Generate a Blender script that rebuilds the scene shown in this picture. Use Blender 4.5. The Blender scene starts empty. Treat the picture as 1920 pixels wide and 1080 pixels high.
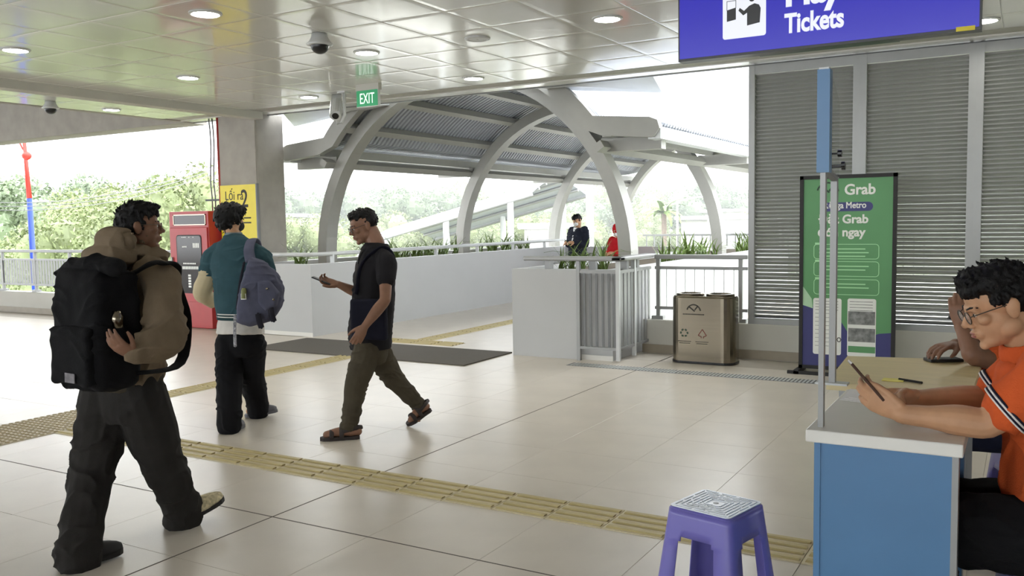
import bpy, bmesh, math, random
from mathutils import Vector, Matrix, noise, Quaternion
random.seed(7)
PI = math.pi
V = Vector
scene = bpy.context.scene
COL = scene.collection

# ------------------------------------------------------------------ camera
CAMZ = 1.55
FPX = 1662.0                                   # focal length in pixels of the 1920 x 1080 frame
RIGHT = V((0.86430148, 0.50269811, -0.01666021))
UP = V((-0.02358389, 0.07359086, 0.99700962))
FWD = V((-0.50242089, 0.86132398, -0.07546026))
cam_data = bpy.data.cameras.new('camera')
cam = bpy.data.objects.new('camera', cam_data)
COL.objects.link(cam)
cam_data.sensor_width = 36.0
cam_data.lens = 36.0 * FPX / 1920.0
cam_data.clip_start = 0.05
cam_data.clip_end = 2000
mw = Matrix.Identity(4)
for i in range(3):
    mw[i][0] = RIGHT[i]; mw[i][1] = UP[i]; mw[i][2] = -FWD[i]
mw[2][3] = CAMZ
cam.matrix_world = mw
scene.camera = cam

# ------------------------------------------------------------------ world, light, exposure
world = bpy.data.worlds.new('world')
scene.world = world
world.use_nodes = True
wn = world.node_tree.nodes
bg = wn['Background']
bg.inputs['Color'].default_value = (0.93, 0.97, 1.0, 1)
bg.inputs['Strength'].default_value = 6.2
scene.view_settings.view_transform = 'Standard'
scene.view_settings.look = 'None'
scene.view_settings.gamma = 1.0
scene.view_settings.use_curve_mapping = False
scene.view_settings.exposure = 0.33

# ------------------------------------------------------------------ helpers: pixels of the photo to places
def ray(px, py):
    return (RIGHT * (px - 960) + UP * (540 - py) + FWD * FPX).normalized()
C0 = V((0, 0, CAMZ))
def G(px, py, z=0.0):                           # pixel on a level surface
    d = ray(px, py); return C0 + d * ((z - CAMZ) / d.z)
def onY(px, py, y):                             # pixel on an upright plane
    d = ray(px, py); return C0 + d * (y / d.y)
def P(px, py, depth):                           # pixel at a known depth
    d = ray(px, py); return C0 + d * (depth / d.dot(FWD))
def proj(p):
    q = V(p) - C0; z = q.dot(FWD)
    return 960 + FPX * q.dot(RIGHT) / z, 540 - FPX * q.dot(UP) / z, z

# ------------------------------------------------------------------ helpers: materials
def lin(c):
    return tuple((x / 12.92 if x <= 0.04045 else ((x + 0.055) / 1.055) ** 2.4) for x in (c[0] / 255, c[1] / 255, c[2] / 255))
def mat(name, rgb, rough=0.5, metal=0.0, var=0.06, scale=8.0, bump=0.0, bscale=60.0, spec=0.5, coat=0.0, emit=None, estr=0.0, trans=0.0, alpha=1.0, stretch=None):
    m = bpy.data.materials.new(name)
    m.use_nodes = True
    nt = m.node_tree
    b = nt.nodes['Principled BSDF']
    c = lin(rgb)
    b.inputs['Roughness'].default_value = rough
    b.inputs['Metallic'].default_value = metal
    b.inputs['Specular IOR Level'].default_value = spec
    b.inputs['Coat Weight'].default_value = coat
    b.inputs['Coat Roughness'].default_value = 0.08
    b.inputs['Transmission Weight'].default_value = trans
    b.inputs['Alpha'].default_value = alpha
    tc = nt.nodes.new('ShaderNodeTexCoord')
    src = tc.outputs['Object']
    if stretch:
        mp = nt.nodes.new('ShaderNodeMapping')
        mp.inputs['Scale'].default_value = stretch
        nt.links.new(src, mp.inputs['Vector']); src = mp.outputs['Vector']
    if var > 0:
        n = nt.nodes.new('ShaderNodeTexNoise')
        n.inputs['Scale'].default_value = scale
        n.inputs['Detail'].default_value = 5
        nt.links.new(src, n.inputs['Vector'])
        r = nt.nodes.new('ShaderNodeValToRGB')
        r.color_ramp.elements[0].position = 0.3
        r.color_ramp.elements[1].position = 0.7
        r.color_ramp.elements[0].color = (*[max(0, x * (1 - var)) for x in c], 1)
        r.color_ramp.elements[1].color = (*[min(1, x * (1 + var)) for x in c], 1)
        nt.links.new(n.outputs['Fac'], r.inputs['Fac'])
        nt.links.new(r.outputs['Color'], b.inputs['Base Color'])
    else:
        b.inputs['Base Color'].default_value = (*c, 1)
    if bump > 0:
        n2 = nt.nodes.new('ShaderNodeTexNoise')
        n2.inputs['Scale'].default_value = bscale
        n2.inputs['Detail'].default_value = 4
        nt.links.new(src, n2.inputs['Vector'])
        bp = nt.nodes.new('ShaderNodeBump')
        bp.inputs['Strength'].default_value = bump
        bp.inputs['Distance'].default_value = 0.01
        nt.links.new(n2.outputs['Fac'], bp.inputs['Height'])
        nt.links.new(bp.outputs['Normal'], b.inputs['Normal'])
    if emit is not None:
        b.inputs['Emission Color'].default_value = (*lin(emit), 1)
        b.inputs['Emission Strength'].default_value = estr
    return m

# ------------------------------------------------------------------ helpers: objects
WO = {}                                         # world origin of every object
def tag(o, label=None, cat=None, group=None, kind=None):
    if label: o['label'] = label
    if cat: o['category'] = cat
    if group: o['group'] = group
    if kind: o['kind'] = kind
    return o
def empty(name, loc, label=None, cat=None, group=None, kind=None):
    o = bpy.data.objects.new(name, None)
    o.empty_display_size = 0.1
    COL.objects.link(o)
    o.location = loc; WO[o] = V(loc)
    return tag(o, label, cat, group, kind)
def link_mesh(name, me, m, parent=None, origin=None, smooth=False):
    """me holds world coordinates; shifted so that the object's origin is its parent's (or its own base)"""
    if origin is None:
        if parent is not None: origin = WO[parent]
        else:
            xs = [v.co for v in me.vertices]
            lo = [min(c[i] for c in xs) for i in range(3)]; hi = [max(c[i] for c in xs) for i in range(3)]
            origin = V(((lo[0] + hi[0]) / 2, (lo[1] + hi[1]) / 2, lo[2]))
    me.transform(Matrix.Translation(-origin))
    o = bpy.data.objects.new(name, me)
    COL.objects.link(o)
    if m is not None and not me.materials: me.materials.append(m)
    if parent is not None:
        o.parent = parent; o.location = origin - WO[parent]
    else: o.location = origin
    WO[o] = V(origin)
    if smooth:
        me.polygons.foreach_set('use_smooth', [True] * len(me.polygons))
    me.update()
    return o
def place(name, me, loc, parent=None, rotz=0.0, scale=None, rot=None):
    """an object that shares the mesh me, put at a world position"""
    o = bpy.data.objects.new(name, me)
    COL.objects.link(o)
    if parent is not None: o.parent = parent; o.location = V(loc) - WO[parent]
    else: o.location = loc
    o.rotation_euler = rot if rot else (0, 0, rotz)
    if scale: o.scale = scale if not isinstance(scale, (int, float)) else (scale,) * 3
    WO[o] = V(loc)
    return o

class MB:
    def __init__(s): s.v = []; s.f = []
    def add(s, vs, fs):
        n = len(s.v); s.v += [V(p) for p in vs]; s.f += [tuple(i + n for i in f) for f in fs]; return s
    def box(s, a, b):
        x0, y0, z0 = (min(a[i], b[i]) for i in range(3)); x1, y1, z1 = (max(a[i], b[i]) for i in range(3))
        return s.add([(x0,y0,z0),(x1,y0,z0),(x1,y1,z0),(x0,y1,z0),(x0,y0,z1),(x1,y0,z1),(x1,y1,z1),(x0,y1,z1)],
                     [(0,3,2,1),(4,5,6,7),(0,1,5,4),(1,2,6,5),(2,3,7,6),(3,0,4,7)])
    def obox(s, c, ex, ey, ez):                 # oriented box, half vectors
        c, ex, ey, ez = V(c), V(ex), V(ey), V(ez)
        return s.add([c+ex*i+ey*j+ez*k for k in (-1,1) for i, j in ((-1,-1),(1,-1),(1,1),(-1,1))],
                     [(0,3,2,1),(4,5,6,7),(0,1,5,4),(1,2,6,5),(2,3,7,6),(3,0,4,7)])
    def rbox(s, c, ex, ey, ez, r, seg=3, prof=None):
        """rounded box: rounded rectangle in ex-ey, lofted along ez with softened ends; prof(t)->(scale x, scale y, shift)"""
        c, ex, ey, ez = V(c), V(ex), V(ey), V(ez)
        lx, ly, lz = ex.length, ey.length, ez.length
        ux, uy, uz = ex / lx, ey / ly, ez / lz
        rings = []
        lv = []
        n = seg
        for k in range(n + 1):
            a = PI / 2 * k / n; lv.append((-lz + r * (1 - math.sin(a)), r * (1 - math.cos(a))))
        lv2 = [(-z, i) for z, i in reversed(lv)]
        mids = [(-lz + r + (2 * lz - 2 * r) * t / 4.0, 0) for t in (1, 2, 3)]
        for z, ins in [(z, r - r * math.sin(PI / 2 * k / n)) for k, (z, _) in enumerate([(-lz + r - r * math.cos(PI / 2 * k / n), 0) for k in range(n + 1)])] + mids + \
                      [(z, ins) for z, ins in reversed([(lz - r + r * math.cos(PI / 2 * k / n), r - r * math.sin(PI / 2 * k / n)) for k in range(n + 1)])]:
            t = (z + lz) / (2 * lz)
            sx, sy, sh = prof(t) if prof else (1, 1, V((0, 0, 0)))
            ring = []
            for q in range(4):
                cx = (lx - r) * (1 if q in (0, 3) else -1); cy = (ly - r) * (1 if q in (0, 1) else -1)
                for k in range(n + 1):
                    a = PI / 2 * (q + k / n)
                    rr = max(r - ins, 0.0005)
                    ring.append(c + V(sh) + ux * (cx + rr * math.cos(a)) * sx + uy * (cy + rr * math.sin(a)) * sy + uz * z)
            rings.append(ring)
        return s.loft(rings, True, True)
    def loft(s, rings, cap0=True, cap1=True, closed=True):
        n = len(rings[0]); vs = [p for r in rings for p in r]; fs = []
        for i in range(len(rings) - 1):
            for j in range(n if closed else n - 1):
                k = (j + 1) % n
                fs.append((i*n+j, i*n+k, (i+1)*n+k, (i+1)*n+j))
        if cap0: fs.append(tuple(reversed(range(n))))
        if cap1: fs.append(tuple(range((len(rings)-1)*n, len(rings)*n)))
        return s.add(vs, fs)
    def tube(s, pts, rad, n=10, caps=True, flat=None, up=None):
        """rings along a polyline; rad a number or list; flat=(axis vector, factor) squashes along an axis"""
        pts = [V(p) for p in pts]
        if isinstance(rad, (int, float)): rad = [rad] * len(pts)
        rings = []; ref = V(up) if up is not None else None
        for i, p in enumerate(pts):
            t = (pts[min(i+1, len(pts)-1)] - pts[max(i-1, 0)])
            t = t.normalized() if t.length > 1e-9 else V((0,0,1))
            if ref is None:
                ref = V((0,0,1)) if abs(t.z) < 0.9 else V((1,0,0))
            u = (ref - t * ref.dot(t))
            if u.length < 1e-6: u = t.orthogonal()
            u.normalize(); w = t.cross(u); ref = u
            r = rad[i]
            ru, rw = r if isinstance(r, tuple) else (r, r)
            ring = [p + u * (math.cos(2*PI*j/n) * ru) + w * (math.sin(2*PI*j/n) * rw) for j in range(n)]
            rings.append(ring)
        return s.loft(rings, caps, caps)
    def cyl(s, a, b, r0, r1=None, n=16, caps=True):
        return s.tube([a, b], [r0, r0 if r1 is None else r1], n, caps)
    def prism(s, pts, ext):                     # planar outline extruded by a vector
        ext = V(ext); n = len(pts); vs = [V(p) for p in pts] + [V(p) + ext for p in pts]
        return s.add(vs, [tuple(reversed(range(n))), tuple(range(n, 2*n))] + [(i, (i+1) % n, (i+1) % n + n, i + n) for i in range(n)])
    def ball(s, c, r, n=12, m=8, rot=None):
        c = V(c); r = (r, r, r) if isinstance(r, (int, float)) else r
        rings = []
        for i in range(1, m):
            a = PI * i / m - PI / 2
            ring = []
            for j in range(n):
                b = 2*PI*j/n
                q = V((r[0]*math.cos(a)*math.cos(b), r[1]*math.cos(a)*math.sin(b), r[2]*math.sin(a)))
                if rot is not None: q = rot @ q
                ring.append(c + q)
            rings.append(ring)
        z0 = V((0,0,-r[2])); z1 = V((0,0,r[2]))
        if rot is not None: z0 = rot @ z0; z1 = rot @ z1
        b0 = len(s.v)
        s.loft(rings, False, False)
        k = len(s.v); s.v += [c + z0, c + z1]
        last = b0 + (m - 2) * n
        for j in range(n):
            s.f.append((b0 + (j+1) % n, b0 + j, k)); s.f.append((last + j, last + (j+1) % n, k + 1))
        return s
    def lathe(s, c, prof, n=24, cap=True, axis=None):
        c = V(c); rings = [[c + V((r*math.cos(2*PI*j/n), r*math.sin(2*PI*j/n), z)) for j in range(n)] for r, z in prof]
        return s.loft(rings, cap, cap)
    def mesh(s, name='m'):
        me = bpy.data.meshes.new(name); me.from_pydata([tuple(p) for p in s.v], [], s.f); me.update()
        bm = bmesh.new(); bm.from_mesh(me); bmesh.ops.recalc_face_normals(bm, faces=bm.faces); bm.to_mesh(me); bm.free()
        return me
    def build(s, name, m, parent=None, smooth=False, origin=None, bevel=0.0):
        me = s.mesh(name)
        if bevel > 0:
            bm = bmesh.new(); bm.from_mesh(me)
            bmesh.ops.bevel(bm, geom=bm.edges[:], offset=bevel, segments=2, affect='EDGES', profile=0.5, clamp_overlap=True)
            bm.to_mesh(me); bm.free()
        return link_mesh(name, me, m, parent, origin, smooth)

def remesh(mb, voxel, smooth=6, disp=0.0, dscale=6.0, seed=0.0, stretch=(1, 1, 1), fold=0.0, fscale=9.0, fstretch=(0.6, 0.6, 1.7)):
    """melts overlapping pieces into one continuous surface"""
    me = mb.mesh('tmp')
    o = bpy.data.objects.new('tmp', me); COL.objects.link(o)
    r = o.modifiers.new('r', 'REMESH'); r.mode = 'VOXEL'; r.voxel_size = voxel
    if smooth:
        sm = o.modifiers.new('s', 'SMOOTH'); sm.factor = 0.5; sm.iterations = smooth
    dg = bpy.context.evaluated_depsgraph_get(); dg.update()
    out = bpy.data.meshes.new_from_object(o.evaluated_get(dg), depsgraph=dg)
    bpy.data.objects.remove(o); bpy.data.meshes.remove(me)
    if disp > 0:
        nv = [v.normal.copy() for v in out.vertices]
        off = V((seed * 3.1, seed * 1.7, seed * 5.3))
        for v, nn in zip(out.vertices, nv):
            p = V((v.co.x * stretch[0], v.co.y * stretch[1], v.co.z * stretch[2])) * dscale + off
            q = noise.noise(p) * 0.65 + noise.noise(p * 2.3) * 0.35
            d = q * disp
            if fold > 0:                         # creases: sharp ridges that come and go
                co = v.co; w = noise.noise_vector(co * 4.0 + off) * 0.12
                p2 = V(((co.x + w.x) * fstretch[0], (co.y + w.y) * fstretch[1], (co.z + w.z) * fstretch[2])) * fscale - off
                rdg = (1.0 - min(1.0, abs(noise.noise(p2)) * 2.6)) ** 2
                amt = max(0.0, min(1.0, 0.55 + 1.3 * noise.noise(co * 3.1 - off)))
                d += fold * (rdg - 0.3) * amt
            v.co = v.co + nn * d
    out.update()
    return out

_fonts = []
def text(s, size, m, parent, loc, rot=(PI/2, 0, 0), align='LEFT', ext=0.001, bold=0.0, name='lettering', width=1.0):
    cu = bpy.data.curves.new('t', 'FONT')
    cu.body = s; cu.size = size; cu.align_x = align; cu.extrude = ext; cu.bevel_depth = bold; cu.bevel_resolution = 0; cu.resolution_u = 4
    o = bpy.data.objects.new('t', cu); COL.objects.link(o)
    dg = bpy.context.evaluated_depsgraph_get(); dg.update()
    me = bpy.data.meshes.new_from_object(o.evaluated_get(dg), depsgraph=dg)
    bpy.data.objects.remove(o)
    zm = max(abs(v.co.z) for v in me.vertices)
    me.transform(Matrix.Diagonal((width, 1, 0.0015 / zm, 1)))          # flat print: keep the stroke, not the depth
    from mathutils import Euler
    me.transform(Matrix.Translation(V(loc)) @ Euler(rot).to_matrix().to_4x4())
    me.materials.clear()
    o = link_mesh(name, me, m, parent); o['kind'] = 'stuff'; return o
# ------------------------------------------------------------------ materials
M = {}
M['tile'] = mat('floor_tile', (208, 200, 188), 0.3, var=0.05, scale=3.0, bump=0.03, bscale=90, spec=0.45)
M['joint'] = mat('floor_joint', (96, 90, 82), 0.8)
M['grout'] = mat('floor_grout', (186, 178, 166), 0.6)
M['tactile'] = mat('tactile_tile', (206, 194, 160), 0.5, var=0.06, scale=12)
M['blister'] = mat('tactile_pad', (160, 146, 108), 0.5, var=0.06, scale=12)
M['rib'] = mat('tactile_rib', (182, 167, 118), 0.5, var=0.06, scale=12); M['blister_base'] = mat('tactile_pad_base', (196, 184, 158), 0.5, var=0.06, scale=12)
M['ceil'] = mat('ceiling_panel', (222, 221, 215), 0.15, var=0.02, scale=2, spec=0.7, coat=0.35, bump=0.012, bscale=3.5)
M['cjoint'] = mat('ceiling_joint', (176, 174, 168), 0.7)
M['concrete'] = mat('concrete', (156, 151, 143), 0.75, var=0.10, scale=4, bump=0.15, bscale=30)
M['plaster'] = mat('plaster', (196, 194, 186), 0.7, var=0.03, scale=3)
M['wall_paint'] = mat('white_wall_paint', (186, 187, 187), 0.55, var=0.02, scale=2)
M['skirting'] = mat('skirting_tile', (150, 140, 124), 0.4, var=0.06)
M['alu'] = mat('grey_painted_metal', (150, 151, 150), 0.4, 0.3, var=0.03)
M['alu_d'] = mat('dark_grey_metal', (116, 117, 118), 0.45, 0.3, var=0.03)
M['louver'] = mat('louvre_slat', (126, 126, 124), 0.45, 0.25, var=0.03)
M['steel'] = mat('stainless_steel', (132, 124, 110), 0.2, 1.0, var=0.03, scale=3, stretch=(1, 1, 30))
M['white_metal'] = mat('white_painted_steel', (200, 202, 202), 0.35, 0.1, var=0.03)
M['arch'] = mat('arch_paint', (152, 151, 145), 0.4, 0.1, var=0.03)
M['roof'] = mat('roof_sheet', (162, 165, 173), 0.45, 0.0, var=0.03)
M['mat'] = mat('entrance_mat', (96, 92, 86), 0.95, var=0.12, scale=120, bump=0.3, bscale=300)
M['black'] = mat('black_rubber', (26, 25, 25), 0.6)
M['dark'] = mat('black_plastic', (24, 24, 26), 0.35)
M['red'] = mat('red_cabinet_paint', (176, 50, 52), 0.35, var=0.04)
M['red_d'] = mat('red_pipe_paint', (150, 44, 40), 0.4)
M['glass_dark'] = mat('smoked_glass', (46, 40, 39), 0.12, var=0.0, spec=0.3)
M['yellow'] = mat('yellow_sign', (226, 206, 40), 0.4, var=0.03)
M['ink'] = mat('dark_ink', (44, 42, 36), 0.6, var=0)
M['white_ink'] = mat('white_ink', (238, 240, 236), 0.5, var=0)
M['exit'] = mat('exit_green', (28, 140, 88), 0.4, var=0, emit=(28, 140, 88), estr=0.35)
M['exit_white'] = mat('exit_white', (240, 255, 246), 0.4, var=0, emit=(230, 255, 240), estr=0.6)
M['lamp'] = mat('downlight_glow', (255, 255, 250), 0.4, var=0, emit=(255, 253, 244), estr=80.0)
M['screen'] = mat('blue_screen', (20, 20, 60), 0.2, var=0, emit=(42, 36, 196), estr=0.62)
M['screen_white'] = mat('screen_white', (120, 120, 120), 0.3, var=0, emit=(225, 228, 240), estr=0.8)
M['screen_black'] = mat('screen_black', (14, 14, 16), 0.3, var=0)
M['poster_g'] = mat('poster_green', (84, 142, 90), 0.45, var=0.06, scale=2.0)
M['poster_b'] = mat('poster_blue', (44, 46, 108), 0.45, var=0.04, scale=3)
M['poster_w'] = mat('poster_white', (226, 228, 222), 0.5, var=0.02)
M['poster_l'] = mat('poster_pale_green', (160, 214, 160), 0.5, var=0)
M['poster_grey'] = mat('poster_photo_grey', (120, 122, 120), 0.5, var=0.5, scale=22)
M['stool'] = mat('purple_blue_plastic', (112, 106, 182), 0.28, var=0.03, spec=0.5)
M['stool_top'] = mat('white_plastic', (222, 228, 238), 0.3, var=0.02)
M['ctr_blue'] = mat('sky_blue_panel', (84, 126, 168), 0.35, var=0.03)
M['ctr_white'] = mat('white_laminate', (228, 226, 220), 0.3, var=0.02)
M['wood'] = mat('pale_wood', (222, 204, 156), 0.4, var=0.06, scale=3, stretch=(1, 8, 8))
M['acrylic'] = mat('clear_acrylic', (245, 248, 250), 0.03, var=0, trans=1.0, spec=0.4)
M['paper'] = mat('white_paper', (236, 236, 236), 0.7, var=0.02)
M['leaf'] = mat('strap_leaf', (98, 120, 58), 0.5, var=0.25, scale=6)
M['tree'] = mat('tree_leaf', (122, 132, 90), 0.6, var=0.3, scale=0.8)
M['tree2'] = mat('tree_leaf_dark', (108, 122, 92), 0.6, var=0.25, scale=0.6)
M['trunk'] = mat('bark', (110, 96, 82), 0.9, var=0.2)
M['ground'] = mat('outside_ground', (104, 110, 78), 0.9, var=0.25, scale=0.08)
M['soil'] = mat('planter_soil', (92, 82, 66), 0.95, var=0.25, scale=20)
M['asphalt'] = mat('outside_paving', (128, 126, 120), 0.9, var=0.06, scale=0.5)
M['pole_red'] = mat('pole_red', (190, 56, 44), 0.5, var=0)
M['pole_blue'] = mat('pole_blue', (40, 70, 170), 0.5, var=0)
M['bwhite'] = mat('far_white_wall', (196, 194, 189), 0.8, var=0.04)

# ------------------------------------------------------------------ floor
BACK = 9.62                                    # the line of the kerb and the facade
fl = empty('floor', (-6, 6, 0), kind='structure')
MB().box((-40, -14, -0.4), (10, BACK, -0.006)).build('slab', M['grout'], fl)
MB().box((-9.9, BACK, -0.4), (-3.86, 17.0, -0.006)).build('bridge_slab', M['grout'], fl)
xs = [-0.848 - 0.65 * k for k in range(-14, 60)]
ys = [3.335 + 0.634 * k for k in range(-26, 22)]
def tile_mesh(w, d, name):
    m = MB(); b = 0.0012
    m.add([(-w/2,-d/2,-0.006),(w/2,-d/2,-0.006),(w/2,d/2,-0.006),(-w/2,d/2,-0.006),
           (-w/2,-d/2,-b*0.4),(w/2,-d/2,-b*0.4),(w/2,d/2,-b*0.4),(-w/2,d/2,-b*0.4),
           (-w/2+b,-d/2+b,0),(w/2-b,-d/2+b,0),(w/2-b,d/2-b,0),(-w/2+b,d/2-b,0)],
          [(8,9,10,11)] + [(i, (i+1) % 4, (i+1) % 4 + 4, i+4) for i in range(4)] + [(i+4, (i+1) % 4 + 4, (i+1) % 4 + 8, i+8) for i in range(4)])
    me = m.mesh(name); me.materials.append(M['tile']); return me
T_ = tile_mesh(0.6485, 0.6325, 'tile'); T2 = tile_mesh(0.640, 0.624, 'tile')
cand = []
for i in range(len(xs) - 1):
    for j in range(len(ys) - 1):
        x = (xs[i] + xs[i+1]) / 2; y = (ys[j] + ys[j+1]) / 2
        bridge = y > BACK
        if x < -24 or x > 4 or y < -3: continue
        if y + 0.317 > BACK and not (-8.6 < x < -5.0): continue
        if bridge and (x > -5.2 or x < -8.45 or y > 16.6): continue
        u, v, z = proj((x, y, 0))
        vis = z > 0.3 and -60 < u < 1980 and -40 < v < 1130
        cand.append((not vis, (x*x + y*y), x, y, i, j))
cand.sort()
rest = MB()
for n, (nv, d2, x, y, i, j) in enumerate(cand):
    if n < 300: place('tile', T_, (x, y, 0), fl)
    else: rest.add([(x-0.3235,y-0.3155,-0.0012),(x+0.3235,y-0.3155,-0.0012),(x+0.3235,y+0.3155,-0.0012),(x-0.3235,y+0.3155,-0.0012)], [(0,1,2,3)])
o = rest.build('tile_field', M['tile'], fl); tag(o, kind='stuff')
# the two dark expansion joints
MB().box((-3.4505, -3, -0.002), (-3.4425, BACK, 0.0008)).build('expansion_joint', M['joint'], fl)
MB().box((-20, 3.331, -0.002), (4, 3.339, 0.0008)).build('expansion_joint', M['joint'], fl)
# tactile paving
def tactile_mesh(w, d, along_x, dots=False):
    m = MB(); t = 0.004
    m.box((-w/2, -d/2, -0.003), (w/2, d/2, t))
    if not dots:
        for k in range(4):
            c = (-0.375 + 0.25 * k)
            if along_x:
                a, b, e = -w/2+0.012, w/2-0.012, c*d
                m.prism([(a, e-0.019, t), (a, e+0.019, t), (a+0.006, e+0.013, t+0.009), (a+0.006, e-0.013, t+0.009)], (b-a, 0, 0))
            else:
                a, b, e = -d/2+0.012, d/2-0.012, c*w
                m.prism([(e-0.017, a, t), (e+0.017, a, t), (e+0.011, a+0.006, t+0.009), (e-0.011, a+0.006, t+0.009)], (0, b-a, 0))
    else:
        for i in range(6):
            for j in range(6):
                x = (-0.5 + (i + .5) / 6) * w; y = (-0.5 + (j + .5) / 6) * d
                m.loft([[(x+r*math.cos(2*PI*q/6), y+r*math.sin(2*PI*q/6), z) for q in range(6)] for r, z in ((0.018, t), (0.013, t+0.006))], False, True)
    me = m.mesh('tactile_tile'); me.materials.append(M['blister_base'] if dots else M['tactile']); me.materials.append(M['blister' if dots else 'rib'])
    for p in me.polygons: p.material_index = 1 if p.index >= 6 else 0
    return me
TX = tactile_mesh(0.321, 0.312, True); TY = tactile_mesh(0.27, 0.312, False); TD = tactile_mesh(0.321, 0.312, True, True)
x = -2.147 - 0.1625 + 0.325 * 5
while x > -6.35:
    place('tactile_tile', TX, (x, 4.1275, 0), fl); x -= 0.325
for i in range(2):
    for j in range(5):
        place('tactile_tile', TD, (-6.52 - 0.325 * i, 3.18 + 0.316 * j, 0), fl)
for j in range(11):
    place('tactile_tile', TY, (-6.85, 4.76 + 0.316 * j - 0.06, 0), fl)
for i in range(4):
    place('tactile_tile', TX, (-6.35 - 0.325 * i, 9.25, 0), fl)
for j in range(8):
    place('tactile_tile', TY, (-6.85, 9.58 + 0.316 * j, 0), fl)
# floor drain grating in front of the louvre wall
dr = empty('floor_drain', (-2.7, 8.5, 0), 'grey slotted drain grating set into the floor before the louvre wall', 'drain')
MB().box((-4.25, 8.40, -0.004), (0.8, 8.60, 0.0012)).build('channel', M['alu_d'], dr)
g = MB(); g.box((-0.009, -0.085, 0), (0.009, 0.085, 0.004)); gm = g.mesh('bar'); gm.materials.append(M['white_metal'])
x = -4.2
while x < 0.6:
    place('bar', gm, (x, 8.5, 0.001), dr); x += 0.036
# entrance mat
mt = MB(); mt.box((-8.45, 7.9, 0.0), (-5.22, 8.93, 0.014)); mo = mt.build('entrance_mat', M['mat'], bevel=0.004)
tag(mo, 'long dark grey entrance mat lying across the way out to the bridge', 'mat')

# ------------------------------------------------------------------ ceiling
CZ = 3.18
ce = empty('ceiling', (-6, 6, CZ), kind='structure')
MB().box((-11.4, -13, CZ + 0.012), (8, 9.7, CZ + 0.3)).build('slab', M['cjoint'], ce)
CW, CD = 0.622, 0.66
def ctile():
    m = MB(); w, d = CW - 0.0025, CD - 0.0025; b = 0.05
    lv = [(0, 0.012), (0.0, 0.002), (0.010, 0.0), (b, -0.0012)]
    rings = [[(-w/2+i, -d/2+i, z), (w/2-i, -d/2+i, z), (w/2-i, d/2-i, z), (-w/2+i, d/2-i, z)] for i, z in lv]
    m.loft([[V(p) for p in r] for r in rings], False, True)
    me = m.mesh('ceiling_panel'); me.materials.append(M['ceil']); return me
CT = ctile()
cc = []
for i in range(-20, 18):
    for j in range(-27, 8):
        x = -3.345 + CW * (i + .5); y = 4.51 + CD * (j + .5)
        if x < -11.2 or x > 7.5 or y + CD/2 > 9.72: continue
        if y < -12.5: continue
        u, v, z = proj((x, y, CZ)); vis = z > 0.5 and -150 < u < 2070 and v > -120
        cc.append((not vis, x*x + y*y, x, y))
cc.sort(); rest = MB()
for n, (nv, d2, x, y) in enumerate(cc):
    if n < 300: place('ceiling_panel', CT, (x, y, CZ), ce)
    else: rest.add([(x-CW/2+.003,y-CD/2+.003,CZ),(x+CW/2-.003,y-CD/2+.003,CZ),(x+CW/2-.003,y+CD/2-.003,CZ),(x-CW/2+.003,y+CD/2-.003,CZ)], [(3,2,1,0)])
o = rest.build('panel_field', M['ceil'], ce); tag(o, kind='stuff')
MB().box((-11.4, 9.44, CZ - 0.004), (8, 9.7, CZ + 0.012)).build('edge_panel', M['ceil'], ce)
MB().box((-11.4, 9.68, CZ - 0.012), (8, 9.73, CZ + 0.3)).build('edge_trim', M['alu_d'], ce)
bo = MB().box((-9.86, -13, CZ - 0.095), (-9.65, 9.45, CZ + 0.01)).build('trim_1', M['plaster']); tag(bo, kind='structure')
bo = MB().box((-40, 9.5, CZ - 0.02), (-11.4, 9.95, CZ + 0.9)).build('trim_2', M['concrete']); tag(bo, kind='structure')
bo = MB().box((-40, -13, CZ + 0.7), (-11.4, 9.6, CZ + 0.95)).build('trim_3', M['concrete']); tag(bo, kind='structure')
bo = MB().box((-11.52, -13, CZ - 0.005), (-11.4, 9.6, CZ + 0.75)).build('trim_4', M['concrete']); tag(bo, kind='structure')
# eave flaps outside the ceiling edge
for a, b, c, d in (((-9.55, 9.74, 3.19), (-9.86, 10.3, 3.06), (-8.0, 10.3, 3.24), (-8.0, 9.74, 3.19)),
                   ((-5.3, 9.74, 3.19), (-5.3, 10.3, 3.22), (-3.86, 10.3, 3.06), (-3.76, 9.74, 3.17))):
    o = MB().prism([a, b, c, d], (0, 0, 0.03)).build('trim_5', M['white_metal']); tag(o, kind='structure')

# ------------------------------------------------------------------ column and back wall line
co = MB(); co.box((-10.55, 9.45, 0), (-9.80, 10.0, CZ + 0.02)); o = co.build('wall_column', M['concrete'], bevel=0.02); tag(o, kind='structure')
o = MB().box((-10.56, 9.43, 0), (-9.81, 9.46, CZ)).build('wall_column_facing', M['concrete'], None); tag(o, kind='structure')
def kerb(name, x0, x1):
    k = empty(name, ((x0+x1)/2, BACK, 0), kind='structure')
    MB().box((x0, BACK, -0.2), (x1, BACK + 0.2, 0.385)).build('kerb', M['plaster'], k, bevel=0.008)
    MB().box((x0, BACK - 0.015, 0), (x1, BACK + 0.001, 0.10)).build('skirting', M['skirting'], k)
kerb('wall_left', -40, -10.5)
o = MB().box((-24, -13.2, 0), (8, -13.0, 1.1)).build('wall_front_unseen', M['plaster']); tag(o, kind='structure')  # unseen parapet, added behind the camera to limit the fill light
o = MB().box((7.8, -13, 0), (8.0, 9.7, CZ + 0.3)).build('wall_end_unseen', M['plaster']); tag(o, kind='structure')  # unseen end wall, kept pale to control the light inside
kerb('wall_back', -3.86, 6)
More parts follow.
